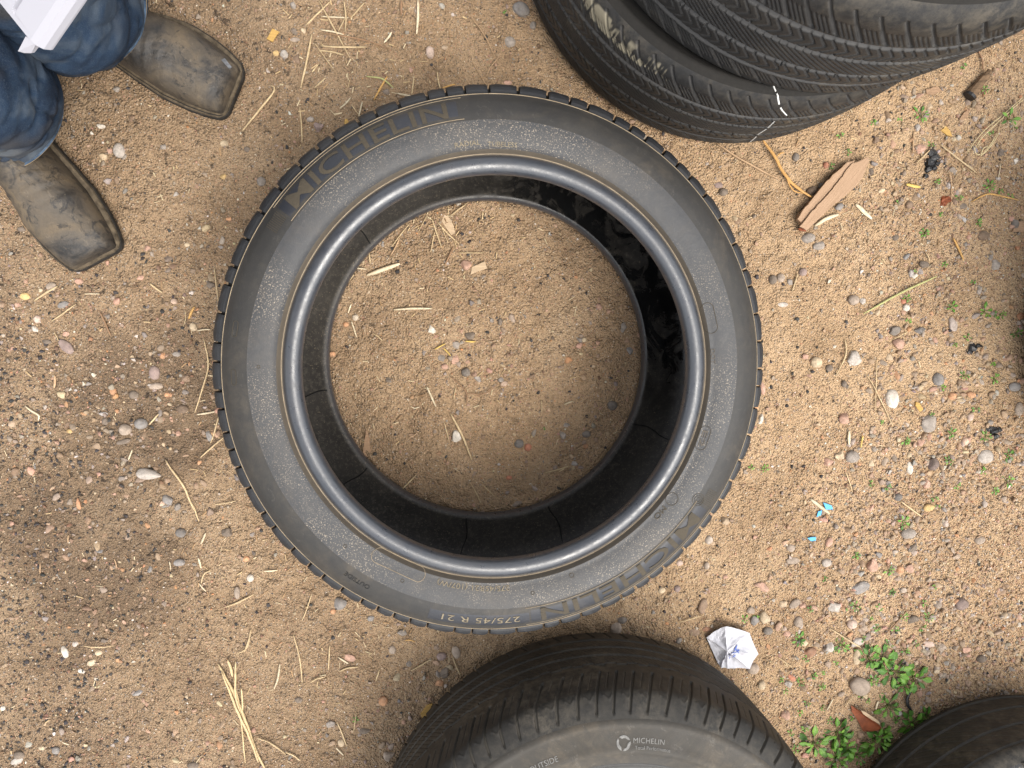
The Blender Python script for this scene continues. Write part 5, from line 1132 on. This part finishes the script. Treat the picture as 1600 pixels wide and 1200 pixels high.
def leg(hem_c, fwd, pts, rad, seed, hem_r):
    """tapering trouser leg: rings from the hem up, folds pile up over the boot"""
    fwd = np.array(fwd) / np.linalg.norm(fwd); C = spline(pts, 150); Rr = np.interp(np.linspace(0, 1, 150), np.linspace(0, 1, len(rad)), rad); n = 96; V = []
    for i in range(150):
        t_ = i / 149; c = C[i]; z0 = c[2]
        fold = math.exp(-((z0 - .10) / .10) ** 2)
        for k in range(n):
            a = 2 * math.pi * k / n; d = np.array([math.cos(a), math.sin(a)]); f_ = d @ fwd
            rr = Rr[i] * (1 + .05 * math.sin(2 * a + seed))
            u = a * .09
            w = .013 * float(vnoise(math.cos(a) * .10 + seed, math.sin(a) * .10 + z0 * 1.1, 9, seed)) + .008 * float(vnoise(math.cos(a) * .1 + z0 * .8, math.sin(a) * .1 - z0 * 2.2 + seed, 21, seed)) 
            w += .0030 * fold * math.sin(z0 * 80 + 2.2 * math.sin(a + seed) + 1.4 * math.cos(2 * a)) * (1 if z0 > .085 else 0.2)
            cr = vnoise(a * .09 * 1.0 + seed, z0 * 1.6 + .25 * a * .09, 13, seed); w -= .006 * math.exp(-(float(cr) / .045) ** 2) * (1 if i > 5 else 0)
            cr = vnoise(a * .05 + seed, z0 * 2.4 - .5 * a * .09, 22, seed + 2); w -= .003 * math.exp(-(float(cr) / .05) ** 2) * (1 if i > 5 else 0)
            if i < 5: w = .003 + .4 * w
            z = z0 + (.028 * f_ * max(0, 1 - (z0 - .05) / .14))
            V.append((c[0] + d[0] * (rr + w), c[1] + d[1] * (rr + w), z))
    L = part('trouser_leg', V, grid_faces(150, n, close_m=True), M['denim'])
    V0 = np.array(V).reshape(150, n, 3)
    # inside turn-up of the hem, so the cloth has thickness
    ctr = V0[0].mean(0); inner = ctr + (V0[0] - ctr) * np.array([.965, .965, 1]); inner2 = ctr + (V0[4] - ctr) * np.array([.95, .95, 1])
    hemV = np.vstack([V0[0] + (V0[0] - ctr) * .012, V0[0], inner, inner2 + 0]); 
    ro = lambda A, f: np.c_[ctr[:2] + (A[:, :2] - ctr[:2]) * f, A[:, 2]]
    part('hem', np.vstack([ro(V0[4], .995), ro(V0[4], 1.030), ro(V0[3], 1.036), ro(V0[2], 1.032), ro(V0[1], 1.038), ro(V0[0], 1.034), ro(V0[0], .96), ro(V0[4], .95)]), grid_faces(8, n, close_m=True), M['denim_hem'], L)
    for lv, nm in ((.55, 'hem_stitching'),):
        Q = V0[3] * lv + V0[4] * (1 - lv); o_ = (Q - ctr); o_[:, 2] = 0; o_ /= np.linalg.norm(o_, axis=1)[:, None]
        a_, b_ = Q + o_ * .0038, Q + o_ * .0038 + [0, 0, .0014]
        part(nm, np.vstack([a_ - o_ * .002, a_, b_, b_ - o_ * .002]), grid_faces(4, n, close_m=True), M['stitch'], L)
    # side seam
    S_ = []
    kk = int((math.atan2(fwd[1], fwd[0]) + (math.pi / 2 if seed < 3 else -math.pi / 2)) / (2 * math.pi) * n) % n
    for i in range(5, 146):
        for j, e_ in ((-.35, .0004), (0, .0018), (.35, .0004)):
            p = V0[i][kk] + (V0[i][(kk + 1) % n] - V0[i][(kk - 1) % n]) * j * .5; d = V0[i][kk] - V0[i].mean(0); d[2] = 0; d /= np.linalg.norm(d); S_.append(p + d * e_)
    part('side_seam', S_, grid_faces(141, 3), M['denim'], L)
    return L
fA = np.array(toeA) - np.array(heelA); fB = np.array(toeB) - np.array(heelB)
hA = W3(134, 18, .050); hB = W3(8, 170, .050)
A25 = W3(72, -8, .25); B25 = W3(-38, 122, .25)
mid = (A25 + B25) / 2 + [-.06, .04, 0]; mid[2] = 0
perp = (A25 - B25)[:2]; perp /= np.linalg.norm(perp); pr = np.array([*perp, 0])
leg(hA, fA, [hA, hA * .35 + A25 * .65 - [0, 0, .045], A25, A25 * .5 + mid * .5 + pr * .05 + [0, 0, .375], mid + pr * .095 + [0, 0, .72], mid + pr * .085 + [0, 0, .90]], [.088, .081, .077, .077, .080, .084, .088, .092, .095, .099, .103, .108, .112], 1.3, .09)
leg(hB, fB, [hB, hB * .35 + B25 * .65 - [0, 0, .045], B25, B25 * .5 + mid * .5 - pr * .05 + [0, 0, .375], mid - pr * .095 + [0, 0, .72], mid - pr * .085 + [0, 0, .90]], [.088, .080, .076, .077, .080, .084, .088, .092, .095, .099, .103, .108, .112], 4.1, .085)
fw2 = np.array([-perp[1], perp[0]]); fw2 = fw2 if fw2 @ fA > 0 else -fw2; f3 = np.array([*fw2, 0])
def loft(name, rows, mat, n=40, parent=None):
    V = []
    for z, w_, d_, off in rows:
        for k in range(n):
            a = 2 * math.pi * k / n; q = mid + pr * w_ * math.cos(a) + f3 * (d_ * math.sin(a) + off); V.append((q[0], q[1], z + .0 * a))
    F = grid_faces(len(rows), n, close_m=True).tolist(); F += [list(range(n))[::-1], list(range((len(rows) - 1) * n, len(rows) * n))]
    return part(name, V, F, mat, parent)
loft('trouser_seat', [(.80, .12, .09, 0), (.84, .19, .13, 0), (.92, .195, .135, -.01), (1.0, .175, .12, 0), (1.03, .168, .115, 0)], M['denim'])
loft('belt', [(1.02, .172, .119, 0), (1.022, .176, .123, 0), (1.055, .176, .123, 0), (1.058, .170, .118, 0)], M['sole'])
loft('shirt', [(.97, .182, .130, 0), (1.05, .185, .132, 0), (1.15, .19, .128, .005), (1.28, .205, .130, .01), (1.38, .20, .118, 0), (1.44, .15, .085, -.01), (1.48, .075, .065, -.01), (1.50, .062, .060, -.005)], M['shirt'])
# body: one continuous skinned figure
PO_ = W3(44, 59, .615); PU_ = W3(96, -21, .650) - PO_; PU_ /= np.linalg.norm(PU_); HAND = PO_ + PU_ * .385 + np.array([-.02, .01, .01])
def skinned(name, verts, edges, radii, root, mat, sub=2):
    me = bpy.data.meshes.new(name); me.from_pydata([tuple(np.array(v) - PC) for v in verts], edges, []); o = bpy.data.objects.new(name, me); COL.objects.link(o)
    md = o.modifiers.new('skin', 'SKIN'); md.use_smooth_shade = True
    for i, r_ in enumerate(radii): me.skin_vertices[0].data[i].radius = (r_, r_); me.skin_vertices[0].data[i].use_root = (i == root)
    sb = o.modifiers.new('sub', 'SUBSURF'); sb.levels = sub; sb.render_levels = sub
    bpy.context.view_layer.update(); dg = bpy.context.evaluated_depsgraph_get(); m2 = bpy.data.meshes.new_from_object(o.evaluated_get(dg)); bpy.data.objects.remove(o)
    m2.materials.clear(); m2.materials.append(mat); o2 = bpy.data.objects.new(name, m2); COL.objects.link(o2); o2.parent = person; return o2
def P3(s, f, z): return mid + pr * s + f3 * f + np.array([0, 0, z])
hv = HAND; elbow = P3(.29, .08, 1.10)
wrist = hv + (elbow - hv) / np.linalg.norm(elbow - hv) * .10
Vb = [P3(0, 0, .95), P3(0, 0, 1.15), P3(0, 0, 1.36), P3(0, -.005, 1.50), P3(0, .01, 1.58), P3(0, .015, 1.66), P3(0, .01, 1.73), P3(.17, 0, 1.40), elbow, wrist, hv,
      P3(-.17, 0, 1.40), P3(-.24, -.02, 1.12), P3(-.23, .08, .88), P3(-.22, .10, .80), P3(.09, 0, .88), mid * .5 + A25 * .5 + [0, 0, .375], A25, hA + [0, 0, .06], P3(-.09, 0, .88), mid * .5 + B25 * .5 + [0, 0, .375], B25, hB + [0, 0, .06]]
Eb = [(0, 1), (1, 2), (2, 3), (3, 4), (4, 5), (5, 6), (2, 7), (7, 8), (8, 9), (9, 10), (2, 11), (11, 12), (12, 13), (13, 14), (0, 15), (15, 16), (16, 17), (17, 18), (0, 19), (19, 20), (20, 21), (21, 22)]
Rb = [.11, .10, .11, .055, .070, .085, .060, .06, .042, .028, .030, .06, .042, .028, .032, .08, .058, .048, .04, .08, .058, .048, .04]
def fingers(Vb, Eb, Rb, hand_i, d, s, grip):
    h = Vb[hand_i]; d = d / np.linalg.norm(d); s = s / np.linalg.norm(s); up_ = np.cross(d, s)
    for j, (o_, L) in enumerate(((-.030, .072), (-.010, .082), (.010, .076), (.029, .060))):
        k = len(Vb); a = h + s * o_ + d * .035; b = a + d * L * .45 - up_ * .010 * grip; c = b + d * L * .30 - up_ * L * .30 * grip; e = c + d * L * .12 - up_ * L * .25 * grip
        Vb += [a, b, c, e]; Eb += [(hand_i, k), (k, k + 1), (k + 1, k + 2), (k + 2, k + 3)]; Rb += [.0095, .0088, .0080, .0065]
    k = len(Vb); a = h - s * .036 + d * .0; b = a - s * .018 + d * .026 - up_ * .012; c = b + d * .026 - up_ * .014 * grip
    Vb += [a, b, c]; Eb += [(hand_i, k), (k, k + 1), (k + 1, k + 2)]; Rb += [.012, .010, .008]
dW = -PU_
fingers(Vb, Eb, Rb, 10, dW, np.cross(dW, [0, 0, 1.0]), 1.0)
fingers(Vb, Eb, Rb, 14, np.array([0, 0, -1.0]), f3 * 1.0, .5)
skinned('body', Vb, Eb, Rb, 0, M['skin'])
for sgn, idx in ((1, (7, 8, 9)), (-1, (11, 12, 13))):
    a, b, c = [Vb[i] for i in idx]
    Q = spline([a, (a + b) / 2, b, b * .4 + c * .6], 16); V = []
    T = np.gradient(Q, axis=0); T /= np.linalg.norm(T, axis=1)[:, None]
    for q, t_, i in zip(Q, T, range(16)):
        u = np.cross(t_, [.3, .2, .9]); u /= np.linalg.norm(u); w = np.cross(t_, u)
        for k in range(20): an = 2 * math.pi * k / 20; V.append(q + (u * math.cos(an) + w * math.sin(an)) * (.070 - .028 * i / 15 + .003 * math.sin(i * 1.9)))
    part('sleeve', V, grid_faces(16, 20, close_m=True), M['shirt'])
# hair and a simple face on the head
hc = P3(0, .018, 1.655)
V = []; nL = 14
for i in range(nL):
    ph = math.pi * (.02 + .60 * i / (nL - 1))
    for k in range(28):
        a = 2 * math.pi * k / 28; back = 1.0 if math.sin(a) < .2 else (1 - .55 * min(1, (math.sin(a) - .2) * 2) * max(0, (i / (nL - 1) - .45) * 2)); z = math.cos(ph * back)
        V.append(hc + pr * .086 * math.sin(ph * back) * math.cos(a) + f3 * .102 * math.sin(ph * back) * math.sin(a) + np.array([0, 0, .112 * z]))
part('hair', V, grid_faces(nL, 28, close_m=True), M['hair'])
M['eye'] = m_plain('eye_white', (.7, .7, .68), .3); M['lip'] = m_plain('lips', (.35, .13, .11), .5)
for s_ in (-1, 1):
    V = ICO1[0] * .012 + (hc + pr * .032 * s_ + f3 * .076 + np.array([0, 0, -.005])); part('eye', V, ICO1[1], M['eye'])
    V = ICO1[0] * np.array([.010, .014, .030]) + (hc + pr * .086 * s_ + np.array([0, 0, -.02])); part('ear', V, ICO1[1], M['skin'])
V = ICO1[0] * np.array([.013, .013, .026]) + (hc + f3 * .088 + np.array([0, 0, -.030])); part('nose', V, ICO1[1], M['skin'])
V = ICO1[0] * np.array([.020, .020, .006]) + (hc + f3 * .068 + np.array([0, 0, -.062])); part('mouth', V, ICO1[1], M['lip'])

# white ribbed panel held in the left hand, its lower corner hanging into view
O_ = W3(44, 59, .615); Uv = W3(96, -21, .650) - O_; Uv = Uv / np.linalg.norm(Uv); Vv = W3(0, 12, .617) - O_; Vv = Vv - Uv * (Vv @ Uv); Vv /= np.linalg.norm(Vv); Nv = np.cross(Uv, Vv); Nv = Nv if Nv[2] > 0 else -Nv
O2 = W3(44, 59, .615)
pan = empty('white_panel', tuple(O2), 'white ribbed panel with a bent corner held before the jeans at top left', 'panel')
V = []; cols_ = []
wv = [-.012, -.0105, -.007, -.002]; zv = [-.0105, -.005, -.0015, 0.0]
x_ = -.002
while x_ < .20:
    for dx, dz in ((.0005, 0), (.0185, 0.0004), (.0190, -.0030), (.0208, -.0030), (.0222, 0)): wv.append(x_ + dx); zv.append(dz)
    x_ += .0224
wv += [x_, x_ + .003, x_ + .003]; zv += [0, -.003, -.010]
us = (0, .004, .007, .30); m_ = len(wv)
for u in us:
    for w_, z_ in zip(wv, zv): V.append(Uv * u + Vv * w_ + Nv * (z_ if u > .005 or w_ < 0 or w_ > .2 else 0))
for u in us:
    for w_, z_ in zip(wv, zv): V.append(Uv * u + Vv * w_ + Nv * (-.0125))
F = []; nb = 4 * m_
for r_ in range(3):
    F += [[r_ * m_ + i, r_ * m_ + i + 1, (r_ + 1) * m_ + i + 1, (r_ + 1) * m_ + i] for i in range(m_ - 1)] + [[nb + r_ * m_ + i + 1, nb + r_ * m_ + i, nb + (r_ + 1) * m_ + i, nb + (r_ + 1) * m_ + i + 1] for i in range(m_ - 1)]
    F += [[r_ * m_, (r_ + 1) * m_, nb + (r_ + 1) * m_, nb + r_ * m_], [(r_ + 1) * m_ + m_ - 1, r_ * m_ + m_ - 1, nb + r_ * m_ + m_ - 1, nb + (r_ + 1) * m_ + m_ - 1]]
F += [[i + 1, i, nb + i, nb + i + 1] for i in range(m_ - 1)] + [[3 * m_ + i, 3 * m_ + i + 1, nb + 3 * m_ + i + 1, nb + 3 * m_ + i] for i in range(m_ - 1)]
mesh_np('ribbed_sheet', V, F, M['white_panel'], pan, smooth=False)
q = [W3(40, 57, .6135) - O2, W3(28, 80, .600) - O2, W3(38, 83, .598) - O2, W3(49, 83, .599) - O2, W3(56, 74, .604) - O2, W3(58, 66, .6125) - O2]
V = q + [p - Nv * .003 for p in q]; n = 6
mesh_np('bent_corner', V, [list(range(n))] + [[i, n + i, n + (i + 1) % n, (i + 1) % n] for i in range(n)] + [list(range(n, 2 * n))[::-1]], M['white_panel'], pan, smooth=False)
